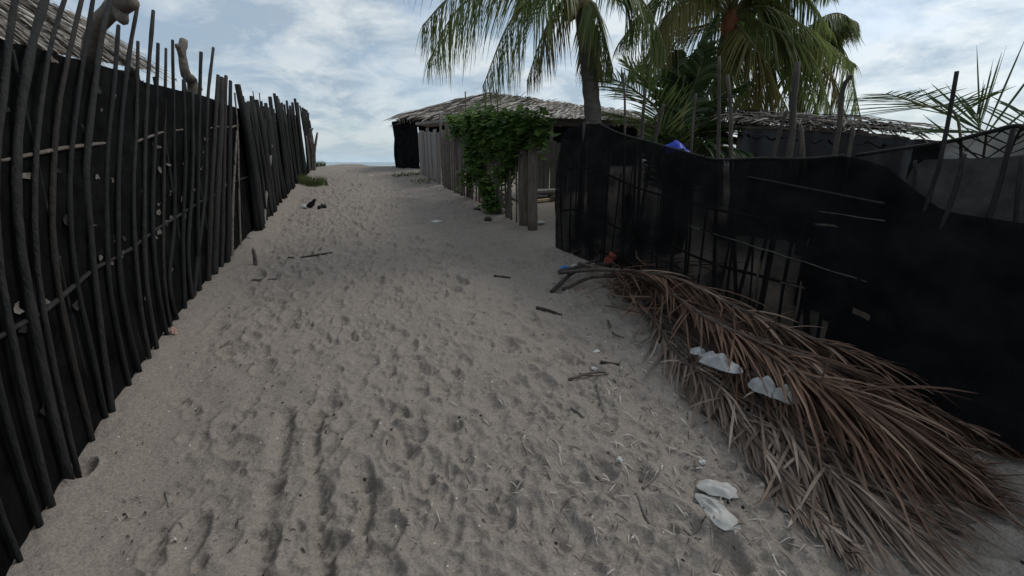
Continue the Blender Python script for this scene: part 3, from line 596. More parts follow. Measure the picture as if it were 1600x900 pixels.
# ---- board wall, planks and plate seen through the gate gap
bw = thing('board_wall', (1.2, 9.7, hz(1.2, 9.7)), 'weathered board wall glimpsed through the gate gap', 'wall')
for i in range(13):
    x = .45+i*.135; y = 9.6+.04*i; g = gbase(x, y); h = U(.52, .56); mb = MB(); mb.box((x, y+U(-.008, .008), g+h-.04), (1, .3, U(-.02, .02)), .064, (-.3, 1, 0), .012, (U(-.02, .02), 0, 1), h, 0, .008); mb.build('board', M['board'], bw, False)
mb = MB(); mb.box((1.25, 9.58, gbase(0, 9.6)+.72), (1, .3, 0), .85, (-.3, 1, 0), .02, (0, 0, 1), .045); mb.build('rail', M['stick'], bw, False)
mb = MB(); mb.box((1.25, 9.78, gbase(0, 9.6)+1.42), (1, .3, 0), .9, (-.3, 1, 0), .5, (-.0, -.2, 1), .03); mb.build('roof', M['thatchb'], bw, False)
for i, (pa, pb, yy, zc, lab) in enumerate([(815, 876, 8.6, .16, 'upper pale plank of the stack seen through the gate gap'), (818, 872, 8.7, .10, 'lower grey plank of the stack seen through the gate gap'), (838, 868, 8.3, .03, 'short tan plank on the sand inside the gate gap')]):
    a = at(pa, 300, yy); b = at(pb, 300, yy+.25); g = hz(a[0], a[1]); a[2] = g+zc; b[2] = hz(b[0], b[1])+zc
    mb = MB(); mb.box((a+b)/2, b-a, np.linalg.norm(b-a)/2, (-.2, 1, 0), [.24, .28, .07][i], (0, 0, 1), .022, 0, .006); solo(mb, 'plank', [M['boardp'], M['board'], M['tan']][i], lab, 'plank', 'planks inside the gate', False)
for i, x in enumerate((.25, .75)):
    mb = MB(); mb.box((x, 8.7, hz(x, 8.7)+.03), (0, 1, 0), .3, (1, 0, 0), .04, (0, 0, 1), .05); solo(mb, 'timber_block', M['stick'], ['timber block under the near end of the plank stack', 'timber block under the far end of the plank stack'][i], 'block', 'blocks under the planks', False)
p = gp(838, 351); mb = MB(); nA = 20
for k_, (r, z) in enumerate([(.0, .012), (.10, .012), (.125, .028), (.13, .026), (.10, .0)]):
    for j in range(nA): mb.v.append((p[0]+r*math.cos(j/nA*6.2832), p[1]+r*math.sin(j/nA*6.2832), p[2]+z))
for k_ in range(4):
    for j in range(nA): j2 = (j+1) % nA; mb.face((k_*nA+j, k_*nA+j2, (k_+1)*nA+j2, (k_+1)*nA+j))
solo(mb, 'plate', M['bagd'], 'pale round plate on the sand just inside the gate gap', 'plate')

# ------------------------------------------------------------------ palms
def frond_mesh(P, n=64, ll=.55, w=.018, droop=.5, sweep=.6, spread=1.0, lv=.0, swt=.5, rr=.022, jit=.12, seg=4, gapless=False, fold=.35, twist=None, flatten=None, t0=.14):
    """feather leaf along a rib curve; two materials: 0 leaflets, 1 rib"""
    mb = MB(); R = catmull(P, 22); mb.tube(R, [rr*(1-.88*i/22)+.002 for i in range(23)], 5, 1, True)
    Rn = np.array(R)
    for i in range(n):
        t = t0+(1-t0)*(i+.5)/n; f = t*22; k = min(int(f), 21); p = Rn[k]+(Rn[k+1]-Rn[k])*(f-k); tg = nrm(Rn[min(k+1, 22)]-Rn[max(k-1, 0)])
        s = np.cross(tg, [0, 0, 1.]); s = nrm(s) if np.linalg.norm(s) > .15 else (twist if twist is not None else np.array([1., 0, 0]))
        if twist is not None: s = nrm(twist-tg*(twist@tg))
        un = np.cross(s, tg)
        l0 = ll*(.45+.55*math.sin(math.pi*min(1, (t-t0)/(1-t0)*.85+.18)))*(1-.35*max(0, t-.75)/.25)
        for sg in (-1, 1):
            if random.random() < .04: continue
            l = l0*U(1-jit*1.6, 1+jit); d = nrm(s*sg*spread+tg*(sweep+swt*t)*U(.75, 1.25)+un*(lv+U(-jit, jit))+np.array([U(-jit, jit), U(-jit, jit), 0])*.7)
            Q = []; 
            for j in range(seg+1):
                u = j/seg; v = p+d*l*u+np.array([0, 0, -droop*l*u*u*U(.85, 1.1)])
                if flatten: v = flatten(v, u)
                Q.append(v)
            if flatten and random.random() < .34: d = nrm(d+np.array([U(-.7, .7), U(-.7, .7), U(-.1, .35)])); Q = [flatten(p+d*l*.75*j/seg+np.array([0, 0, -.2*l*(j/seg)**2]), j/seg) for j in range(seg+1)]
            sd3 = nrm(np.cross(d, un)+un*U(-.5, .5)); mb.strip(Q, [w*.55]+[w*(1-.0*j) for j in range(1, seg-1)]+[w*.75, w*.12], sd3, 0, fold)
    return mb
def palm_trunk(base, top, r0, r1, bend, n=26):
    P = catmull([base, (np.asarray(base)+np.asarray(top))/2+np.asarray(bend), top], n); mb = MB()
    mb.tube(P, [(r0+(r1-r0)*min(1, i/n*1.2))*(1.06 if i % 2 else .96)*(1.25 if i == 0 else 1) for i in range(n+1)], 12, 0, True, .03); return mb
def arch(o, az, el, ln, dr):
    """rib curve from crown: azimuth, start elevation, length, droop"""
    o = np.asarray(o); h = np.array([math.sin(az), math.cos(az), 0]); P = []; e = el; p = o.copy(); n = 6
    for i in range(n+1):
        P.append(p.copy()); p = p+(h*math.cos(e)+np.array([0, 0, math.sin(e)]))*ln/n; e -= dr/n*(0.6+.8*i/n)
    return P
D = math.radians
def put_frond(P, root, m, **k): return frond_mesh(P, **k).build('frond', [m, M['rib']], root)
# palm at the fence corner
base = at(938, 300, 6.35); base[2] = hz(base[0], base[1])-.1; top = at(908, 0, 6.35); 
pa = thing('coconut_palm', (base[0], base[1], base[2]+.1), 'coconut palm with bare leaning trunk rising at the corner of the net fence', 'palm', 'coconut palms beyond the net fence')
palm_trunk(base, top, .135, .095, (.05, 0, 0)).build('trunk', M['trunk'], pa)
cr = top+np.array([0, 0, .02])
def fr(root, c, ctrl, tip, m, **k):
    P = [c]+[at(*q) for q in ctrl]+[at(*tip)]; put_frond(P, root, m, **k)
hang = dict(ll=.6, w=.0085, droop=.85, sweep=.5, n=78, rr=.022, spread=.6, lv=-.4)
fr(pa, cr, [(800, -60, 6.0), (710, -10, 5.7)], (660, 40, 5.5), M['palm'], **hang)
fr(pa, cr, [(820, -40, 6.5), (720, 10, 6.6)], (668, 98, 6.7), M['palm'], **hang)
fr(pa, cr, [(870, -30, 6.0), (800, 30, 5.8)], (754, 136, 5.7), M['palm'], **hang)
fr(pa, cr, [(880, 0, 6.2), (850, 50, 6.1)], (823, 128, 6.1), M['palmy'], **{**hang, 'droop': .8, 'll': .42})
fr(pa, cr, [(930, 10, 6.1), (945, 60, 6.1)], (958, 108, 6.1), M['palm'], **{**hang, 'll': .4})
fr(pa, cr, [(920, 30, 6.6), (930, 70, 6.7)], (938, 120, 6.8), M['palmy'], **{**hang, 'll': .35})
fr(pa, cr, [(960, -40, 6.2), (1010, 10, 6.2)], (1040, 75, 6.1), M['palm'], **hang)
for az, el, ln, dr in [(-100, 40, 2.6, 1.9), (-60, 55, 2.4, 1.6), (-20, 45, 2.4, 1.8), (30, 50, 2.4, 1.7), (80, 45, 2.5, 1.9), (-125, 65, 2.3, 1.4)]:
    put_frond(arch(cr, D(az), D(el), ln, dr), pa, M['palm'], **hang)
for k in range(5):
    a = k*1.3; c = cr+np.array([.14*math.cos(a), .14*math.sin(a), -.14]); mb = MB(); mb.tube([c+np.array([0, 0, z]) for z in (-.1, -.07, 0, .07, .1)], [.02, .065, .085, .06, .02], 9); mb.build('coconut', M['palmy'], pa)
# bushy middle palm
base = at(1120, 300, 8.2); base[2] = gbase(0, 8.2)-.1; c2 = at(1142, 28, 8.2)
pb = thing('coconut_palm', (base[0], base[1], base[2]+.1), 'full leaning coconut palm with reddish fibre at its crown behind the net fence', 'palm', 'coconut palms beyond the net fence')
palm_trunk(base, c2, .15, .12, (-.1, 0, 0)).build('trunk', M['trunk'], pb)
mb = MB(); mb.tube([c2+np.array([-.06, -.12, z]) for z in (-.32, -.2, -.05, .08)], [.05, .13, .12, .05], 9, 0, True, .12); mb.build('fibre_sheath', M['fibre'], pb)
h2 = dict(ll=.6, w=.0105, droop=.75, sweep=.5, n=96, rr=.026, spread=.75, lv=-.2)
fr(pb, c2, [(1080, -30, 8.0), (1020, 0, 7.9)], (965, 70, 7.8), M['palm'], **h2)
fr(pb, c2, [(1090, 0, 7.8), (1045, 20, 7.6)], (1020, 95, 7.5), M['palmy'], **{**h2, 'droop': 1.0})
fr(pb, c2, [(1100, 40, 8.6), (1040, 60, 8.8)], (965, 135, 8.8), M['palm'], **h2)
fr(pb, c2, [(1190, 10, 7.9), (1255, 40, 7.8)], (1335, 100, 7.8), M['palm'], **h2)
fr(pb, c2, [(1200, 40, 7.7), (1260, 80, 7.6)], (1300, 175, 7.5), M['palm'], **h2)
fr(pb, c2, [(1170, 60, 7.6), (1200, 110, 7.5)], (1240, 190, 7.4), M['palmy'], **h2)
fr(pb, c2, [(1130, 90, 7.7), (1110, 140, 7.6)], (1075, 225, 7.5), M['palm'], **h2)
fr(pb, c2, [(1180, -20, 8.2), (1240, -20, 8.2)], (1300, 50, 8.2), M['palm'], **h2)
fr(pb, c2, [(1160, 70, 7.9), (1170, 130, 7.8)], (1150, 200, 7.7), M['palmy'], **h2)
for i in range(13):
    put_frond(arch(c2, D(i*28+U(-8, 8)), D(U(35, 75)), U(1.8, 2.4), U(1.6, 2.4)), pb, M['palm'], **h2)
# palm behind to the right
base = at(1238, 300, 9.6); base[2] = gbase(0, 9.6)-.1; c3 = at(1240, 78, 9.6)
pc = thing('coconut_palm', (base[0], base[1], base[2]+.1), 'shorter drooping coconut palm, rightmost above the black plastic shed', 'palm', 'coconut palms beyond the net fence')
palm_trunk(base, c3, .15, .12, (.08, 0, 0)).build('trunk', M['trunk'], pc)
fr(pc, c3, [(1285, 50, 9.4), (1320, 90, 9.3)], (1347, 192, 9.2), M['palm'], **h2)
fr(pc, c3, [(1270, 80, 9.3), (1300, 120, 9.2)], (1325, 190, 9.1), M['palmy'], **h2)
fr(pc, c3, [(1250, 100, 9.1), (1268, 150, 9.0)], (1285, 205, 9.0), M['palm'], **h2)
fr(pc, c3, [(1215, 90, 9.1), (1190, 140, 9.0)], (1175, 200, 9.0), M['palm'], **h2)
for i in range(11): put_frond(arch(c3, D(i*33+U(-8, 8)), D(U(15, 60)), U(.9, 1.2) if 1 <= i <= 5 else U(1.3, 1.8), U(1.6, 2.4)), pc, random.choice([M['palm'], M['palm'], M['palmy']]), **h2)
# young trunkless palms
def ypt(b, lst, label, m, **k):
    b[2] = gbase(0, b[1]); r = thing('young_palm', b, label, 'palm', 'young palms beyond the net fence'); b = b+np.array([0, 0, -.05])
    for ctrl, tip, kk in lst: kk = dict(kk); mm_ = kk.pop('m', m); fr(r, b, ctrl, tip, mm_, **{**k, **kk})
    return r
yk = dict(ll=.62, w=.017, droop=.12, sweep=.55, n=44, rr=.026, jit=.07)
dense = dict(n=80, w=.028, ll=.5, droop=.35)
yp = ypt(at(1058, 250, 6.9), [([(1040, 200, 6.8), (990, 140, 6.6)], (925, 112, 6.4), {'m': M['palm'], 'll': .8, 'w': .012, 'n': 50}), ([(1045, 190, 6.9), (1020, 140, 6.9)], (975, 95, 6.9), {'lv': .2, 'm': M['palm'], 'll': .8, 'w': .012, 'n': 50}),
     ([(1060, 180, 6.9), (1075, 110, 6.9)], (1118, 25, 6.9), dense), ([(1065, 190, 6.7), (1085, 130, 6.6)], (1105, 70, 6.4), dense), ([(1070, 200, 7.0), (1110, 160, 7.0)], (1165, 130, 7.0), dense),
     ([(1050, 200, 7.2), (1030, 150, 7.3)], (1010, 105, 7.5), {'m': M['palm'], 'll': .8, 'w': .012}), ([(1085, 238, 6.4), (1120, 228, 6.2)], (1168, 238, 6.0), dense), ([(1080, 225, 6.8), (1105, 205, 6.8)], (1150, 215, 6.7), dense), ([(1035, 235, 6.6), (1010, 215, 6.4)], (975, 222, 6.2), dense), ([(1075, 225, 6.7), (1115, 205, 6.6)], (1160, 200, 6.4), {}), ([(1040, 225, 6.7), (1000, 190, 6.6)], (940, 175, 6.5), {'m': M['palm'], 'w': .012}), ([(1065, 200, 7.0), (1060, 130, 7.2)], (1060, 80, 7.5), dense)],
     'young dark green palm with fronds rising from the ground behind the blue tarp', M['palmd'], **yk)
fk = dict(ll=.55, w=.0065, droop=.06, sweep=.45, n=40, rr=.012, jit=.05, fold=.25)
tipf = dict(ll=.74, w=.0085, n=17, t0=.05, sweep=-.15, swt=2.6, spread=1.0, droop=.0, jit=.03, twist=np.array([1., .0, -.1]), rr=.01)
yp2 = ypt(at(1545, 270, 3.9), [([(1500, 205, 3.7), (1440, 165, 3.55)], (1385, 146, 3.4), {'t0': .38, 'n': 34}), ([(1538, 235, 3.85), (1531, 205, 3.85)], (1526, 178, 3.85), tipf),
     ([(1590, 210, 4.0), (1640, 190, 4.0)], (1700, 195, 4.0), {})],
     'young palm with a spread fan of thin leaflets at the right edge', M['palmd'], **fk)
# ------------------------------------------------------------------ black plastic shed
sh = thing('plastic_shed', (3.6, 5.9, hz(3.6, 5.9)), 'low shed wrapped in glossy black plastic under a flat stick roof', 'shed')
s1 = at(1158, 205, 6.2); s2 = at(1470, 225, 5.2); mb = MB(); nS = 34
for i in range(nS+1):
    f = i/nS; p = s1+(s2-s1)*f; zt = p[2]+.05-.02*abs(math.sin(i*.9)); z0 = gbase(0, p[1])-.1
    for j in range(9):
        t = j/8; w = .07*float(fbm(np.array(i*.55+t*1.3), np.array(t*2.+4), 3))+.03*math.sin(i*1.3+t*2.5)*t; mb.v.append((p[0]+w*.3, p[1]-w-.25*(1-t)*0, z0+(zt-z0)*t))
for i in range(nS):
    for j in range(8): a = i*9+j; mb.face((a, a+9, a+10, a+1))
mb.build('plastic_sheet', M['tarp'], sh)
mb = MB()
for i in range(nS+1):                                                                         # sheet folded back over the roof edge
    f = i/nS; p = s1+(s2-s1)*f
    for j in range(4): t = j/3; mb.v.append((p[0]+.02*math.sin(i*2.1), p[1]-.03+.32*t, p[2]-.06+.055*t+.03*math.sin(i*1.7+j*1.2)*(1-t*.5)+.012*U(-1, 1)))
for i in range(nS):
    for j in range(3): a = i*4+j; mb.face((a, a+4, a+5, a+1))
mb.build('folded_edge', M['tarp'], sh)
n0 = nrm(s2-s1)
for i in range(15):
    b0 = s1+np.array([0, .03+.10*i, .035+.014*i+U(-.01, .02)])-n0*U(.0, .3); b1 = s2+np.array([0, .03+.10*i, .02+.014*i+U(-.01, .02)])+n0*U(-.5, .15)
    mb = MB(); mb.tube(catmull([b0, (b0+b1)/2+np.array([0, U(-.03, .03), U(-.02, .03)]), b1], 10), [U(.014, .03)]*11, 7, 0, True, .15); mb.build('roof_stick', random.choice([M['stick'], M['drift'], M['stick']]), sh)
mb = MB(); off = np.array([0, 1.5, .34]); thatch(mb, s1+np.array([0, .1, .07]), s2+np.array([0, .1, .05]), s2+off, s1+off, 7, 120, .55, .012, .12, lat=1.2); mb.build('thatch', M['thatchd'], sh, True, 'stuff')
for f in (.03, .4, .75, .98):
    p = s1+(s2-s1)*f+np.array([0, .12, 0]); mb = MB(); mb.tube(catmull([np.array([p[0], p[1], gbase(0, p[1])-.15]), p], 5), .045, 8, 0, True, .07); mb.build('post', M['stick'], sh)
# blue tarp behind the net
c = at(1060, 228, 5.4); mb = MB(); nq = 12
for i in range(nq+1):
    for j in range(nq+1):
        u, v = i/nq-.5, j/nq-.5; mb.v.append((c[0]+u*.34, c[1]+v*.4+.05*math.sin(u*9), c[2]+.045-.5*(u*u*.9+v*v*.7)+.03*float(fbm(np.array(u*6), np.array(v*6), 3))-.10*u))
for i in range(nq):
    for j in range(nq): a = i*(nq+1)+j; mb.face((a, a+nq+1, a+nq+2, a+1))
br = thing('blue_tarp_bundle', (c[0], c[1], hz(c[0], c[1])), 'bright blue tarp bundle peeking over the net fence', 'tarp')
mb.build('sheet', M['blue'], br); mb = MB(); g0 = hz(c[0], c[1]); mb.tube(catmull([np.array([c[0], c[1], g0-.1]), np.array([c[0]+.03, c[1], (g0+c[2])/2]), np.array([c[0], c[1], c[2]+.03])], 6), [.16, .17, .18, .18, .18, .17, .10], 10, 0, True, .08); mb.build('bundle', M['net2'], br)

# ------------------------------------------------------------------ heap of dry palm fronds
pile_h = lambda x, y: hz(x, y)
def dryfrond(pts, label, z0=.03, lift=.15, n=70, ll=.6, w=.010, spread=.45, sweep=1.1, seed=1, rr=.02, t0=.2, droop=.3, lv=.0, lm=None):
    random.seed(seed); P = []
    for k, (px, py) in enumerate(pts):
        g = ground(px, py); f = k/(len(pts)-1); h = z0+.62*lift*math.sin(math.pi*min(1, f*1.05))**1
        d = ray(px, py); tt = (h-0)/-d[2]; q = g-d*tt; P.append(np.array([q[0], q[1], hz(q[0], q[1])+h]))
    def flat(v, u):
        g = hz(v[0], v[1])+.016+.02*u
        return np.array([v[0], v[1], max(v[2], g)])
    mb = frond_mesh(P, n=int(n*2.1), ll=ll*.92, w=w*.78, droop=droop, sweep=sweep, spread=spread, rr=rr, jit=.42, seg=5, fold=.3, flatten=flat, t0=t0, lv=lv)
    b = P[0]; root = thing('dry_palm_frond', (b[0], b[1], hz(b[0], b[1])), label, 'palm frond', 'dry palm fronds heaped by the net fence')
    # split rib from leaflets
    rib = MB(); lf = MB(); 
    for tgt, mi in ((rib, 1), (lf, 0)):
        mp = {}
        for f_, m_ in zip(mb.f, mb.m):
            if m_ != mi: continue
            ids = []
            for v in f_:
                if v not in mp: mp[v] = len(tgt.v); tgt.v.append(mb.v[v])
                ids.append(mp[v])
            tgt.face(tuple(ids))
    rib.build('rib', M['dryr'], root); lf.build('leaflets', lm, root, True, 'stuff'); return root
FD = [([(880, 447), (935, 424), (1030, 440), (1150, 520), (1300, 610), (1400, 680)], 'dry frond with thick dark curved butt resting on open sand', .02, .20, 90, .62),
      ([(875, 422), (950, 402), (1060, 400), (1200, 478), (1390, 565), (1560, 635)], 'highest dry frond, running along the foot of the black net', .05, .55, 90, .5),
      ([(905, 410), (1010, 425), (1130, 490), (1300, 560), (1440, 625), (1580, 705)], 'dry frond whose tip reaches the right edge of the picture', .05, .45, 95, .55),
      ([(985, 440), (1035, 500), (1105, 590), (1185, 690), (1255, 780), (1335, 875)], 'leftmost dry frond, its tip trailing to the bottom of the picture', .02, .10, 80, .30),
      ([(990, 430), (1080, 520), (1190, 610), (1270, 660), (1340, 720), (1425, 795)], 'dry frond spread out beneath the two small plastic bags', .03, .14, 95, .6),
      ([(1020, 430), (1130, 510), (1270, 600), (1350, 650), (1430, 695), (1515, 755)], 'dry frond with a straight reddish rib in the middle of the heap', .06, .22, 95, .55),
      ([(960, 450), (1010, 480), (1060, 540), (1120, 600), (1190, 670), (1260, 745)], 'short dry frond fanning over the left side of the heap', .03, .12, 70, .5),
      ([(1000, 420), (1100, 470), (1220, 540), (1330, 600), (1420, 660), (1510, 715)], 'dark dry frond deep inside the heap next to the net', .08, .42, 95, .6),
      ([(1010, 450), (1110, 560), (1200, 640), (1270, 710), (1330, 760), (1390, 815)], 'pale dry frond splayed over sand near the lower end of heap', .02, .10, 85, .55)]
for i, (pts, lab, z0, li, n, ll) in enumerate(FD): dryfrond(pts, lab, z0, li, n, ll, seed=40+i, sweep=1.25 if i != 6 else .7, spread=[.5, .45, .42, .34, .55, .6, .36, .4, .6][i], w=.0085 if i != 3 else .0095, lv=-.1, lm=M['dryt'] if i in (3, 4, 6, 8) else M['dry'])
random.seed(99)
# loose butts and twigs at the head of the heap
def twig(pts, r, m, label, cat='stick', group=None, name='twig', z=.01, n=6):
    P = [gp(*p[:2], (p[2] if len(p) > 2 else 0)+z) for p in pts]; Q = catmull(P, 8); k = len(Q); mb = MB(); mb.tube(Q, [r*(1.1-.5*i/(k-1))*U(.85, 1.15) for i in range(k)], n, 0, True, .12); return solo(mb, name, m, label, cat, group)
twig([(862, 458), (900, 432, .05), (960, 428, .09), (1040, 432, .06)], .022, M['husk'], 'dark curved stick at the head of the frond heap', z=.012)
twig([(872, 424), (900, 424, .02), (935, 420, .05)], .02, M['husk'], 'blunt dark frond stub beside the blue wrapper', z=.02)
twig([(940, 408, .08), (975, 420, .10), (1020, 440, .08)], .012, M['dryr'], 'thin pale rib crossing the head of the heap')
# ------------------------------------------------------------------ crumpled plastic and litter
def crumple(px, py, sx, sy, sz, m, name, label, cat, dz=0, rot=0, rough=.45, seed=0, group=None, sub=3, Y=None):
    import bmesh
    g_ = ground(px, py); d_ = ray(px, py); g_ = g_-d_*(dz/-d_[2]); c = np.array([g_[0], g_[1], hz(g_[0], g_[1])+dz])
    bm = bmesh.new(); bmesh.ops.create_icosphere(bm, subdivisions=sub, radius=1); mb = MB(); cs, sn = math.cos(rot), math.sin(rot)
    for v in bm.verts:
        p = np.array(v.co); q = p*2.1+seed*7.7
        k = 1+rough*(float(fbm(np.array(q[0]+q[2]*.7), np.array(q[1]-q[2]*.5), 4)))+rough*.5*abs(float(vnoise(np.array(q[0]*2.3-q[2]), np.array(q[1]*2.3+q[2]))))
        p = p*k; p[2] = max(p[2], -.35); x, y = p[0]*sx, p[1]*sy; mb.v.append((c[0]+x*cs-y*sn, c[1]+x*sn+y*cs, c[2]+(p[2]+.35)*sz))
    for f in bm.faces: mb.face(tuple(v.index for v in f.verts))
    bm.free(); return solo(mb, name, m, label, cat, group, rough < .6)
def film(px, py, sx, sy, hgt, m, name, label, cat, dz=0, rot=0, seed=0, group=None):
    """thin crumpled film: ragged outline, creased folds, hollow underneath"""
    g_ = ground(px, py); d_ = ray(px, py); g_ = g_-d_*(dz/-d_[2]); c = np.array([g_[0], g_[1], hz(g_[0], g_[1])+dz]); mb = MB(); NR, NA = 11, 34; cs, sn = math.cos(rot), math.sin(rot)
    for i in range(NR+1):
        for j in range(NA):
            a = j/NA*6.2832; R_o = 1+.3*float(vnoise(np.array(3*math.cos(a)+seed*3.3), np.array(3*math.sin(a)+seed)))+.16*float(vnoise(np.array(j*.9), np.array(seed+.5))); rr_ = i/NR*R_o
            x, y = rr_*math.cos(a), rr_*math.sin(a); n1_ = abs(float(vnoise(np.array(x*2.1+seed*5), np.array(y*2.1))))+.18*abs(float(vnoise(np.array(x*7+y*2), np.array(y*6-seed)))); z = hgt*max(0, 1-(i/NR)**2.2)*(.65+.8*n1_)+hgt*.3*n1_
            x *= sx; y *= sy; wx, wy = c[0]+x*cs-y*sn, c[1]+x*sn+y*cs; mb.v.append((wx, wy, c[2]+z if dz else max(hz(wx, wy)+.002, c[2]+z)))
    for i in range(NR):
        for j in range(NA): j2 = (j+1) % NA; mb.face((i*NA+j, i*NA+j2, (i+1)*NA+j2, (i+1)*NA+j))
    return solo(mb, name, m, label, cat, group)
BG = 'crumpled plastic on the frond heap'
film(1126, 562, .125, .07, .075, M['bag'], 'plastic_bag', 'long white crumpled plastic bag lying on the dry fronds', 'bag', .21, -.9, 1, BG)
film(1094, 533, .055, .05, .05, M['bag'], 'plastic_scrap', 'small white plastic twist at the upper end of the long bag', 'plastic scrap', .19, -.6, 2, BG)
film(1193, 600, .058, .09, .08, M['bag'], 'plastic_bag', 'clear grey crumpled bag, left of the two small bags', 'bag', .21, .3, 3, BG)
film(1226, 616, .055, .07, .075, M['bag'], 'plastic_bag', 'rounded whitish bag, right of the two small bags', 'bag', .21, .8, 4, BG)
film(1120, 771, .09, .055, .032, M['bagd'], 'plastic_sheet', 'flat white crumpled sheet on bare sand beside the heap', 'plastic sheet', .0, -.3, 5)
film(1120, 808, .055, .11, .032, M['bagd'], 'plastic_sheet', 'dingy twisted plastic strip touching the flat white sheet', 'plastic sheet', .0, .35, 6)
crumple(1018, 472, .06, .06, .06, M['husk'], 'coconut_husk', 'greyish torn husk among the fronds at the heap head', 'husk', .08, 0, .9, 7)
crumple(930, 396, .07, .06, .085, M['drift'], 'dry_stump', 'grey fibrous leaf stump against the net at the heap head', 'husk', .02, 0, .8, 8)
crumple(963, 404, .12, .07, .07, M['red'], 'red_husk', 'reddish orange husk under the fronds by the net', 'husk', .105, .2, .8, 9)
crumple(884, 415, .05, .03, .022, M['wrap'], 'wrapper', 'bright blue wrapper by the head of the frond heap', 'wrapper', .02, .3, .7, 10)
crumple(897, 416, .03, .02, .016, M['white'], 'wrapper_end', 'white scrap touching the blue wrapper', 'scrap', .02, .7, .8, 11)
crumple(274, 531, .022, .03, .035, M['pink'], 'shell', 'pink shell on sand at the foot of the left fence', 'shell', 0, .4, .7, 12)
s_, z_ = LF.hit(20, 797); p_ = LF.pt(s_); mb = MB()
crumple(52, 838, .012, .012, .016, M['tan'], 'snail_shell', 'small tan shell at the base of the nearest left canes', 'shell', 0, 0, .5, 13)
crumple(475, 327, .06, .04, .035, M['white'], 'paper_scrap', 'white scrap next to the black scrap by the left fence', 'scrap', 0, 0, .8, 14)
crumple(503, 327, .07, .05, .05, M['black'], 'black_rag', 'low black rag lying on the path near the left fence', 'rag', 0, 0, .8, 15)
p = gp(487, 327); mb = MB(); mb.tube([p+np.array([-.03, 0, 0]), p+np.array([.0, 0, .05]), p+np.array([.05, 0, .10]), p+np.array([.065, 0, .13]), p+np.array([.10, 0, .14])], [.05, .05, .03, .028, .008], 8, 0, True, .1)
mb.tube([p+np.array([-.09, 0, .02]), p+np.array([-.02, 0, .05])], [.012, .04], 7, 0, True, .1); solo(mb, 'black_scrap', M['black'], 'upright black scrap beside a white scrap on the path', 'scrap')
crumple(683, 349, .07, .035, .02, M['white'], 'paper_scrap', 'white crumpled scrap in the middle of the far path', 'scrap', 0, .2, .9, 16)
crumple(762, 344, .055, .05, .05, M['husk'], 'coconut_husk', 'round dark husk on the path beside the picket fence', 'husk', 0, 0, .5, 17)
crumple(746, 329, .06, .04, .03, M['husk'], 'coconut_husk', 'flat dark husk right against the picket fence foot', 'husk', 0, 0, .8, 18)
crumple(579, 274, .08, .04, .03, M['white'], 'paper_scrap', 'small white scrap near the crest of the path', 'scrap', 0, .2, .8, 19)
film(932, 548, .028, .02, 0.012, M['white'], 'plastic_scrap', 'pale folded scrap on sand left of the frond heap', 'scrap', 0, .6, 20)
crumple(928, 573, .014, .02, .012, M['white'], 'plastic_scrap', 'tiny white scrap below the pale folded scrap', 'scrap', 0, .6, .9, 21)
crumple(393, 381, .05, .018, .012, M['white'], 'driftwood_chip', 'pale chip on sand at the left fence foot', 'scrap', 0, -.3, .6, 22)
crumple(967, 729, .012, .014, .012, M['white'], 'shell_bit', 'little white shell bit left of the plastic sheet', 'shell', 0, 0, .8, 23)
crumple(1096, 731, .014, .012, .012, M['white'], 'shell_bit', 'little white shell bit in a dark pit above the plastic sheet', 'shell', 0, 0, .8, 24)
film(1222, 790, .02, .045, 0.020, M['bagd'], 'plastic_scrap', 'thin torn plastic scrap beside the leftmost trailing frond', 'scrap', 0, .1, 25)
crumple(404, 436, .16, .06, .02, M['husk'], 'dark_debris', 'dark flat debris below the upright stake on sand', 'debris', 0, .1, .8, 26)
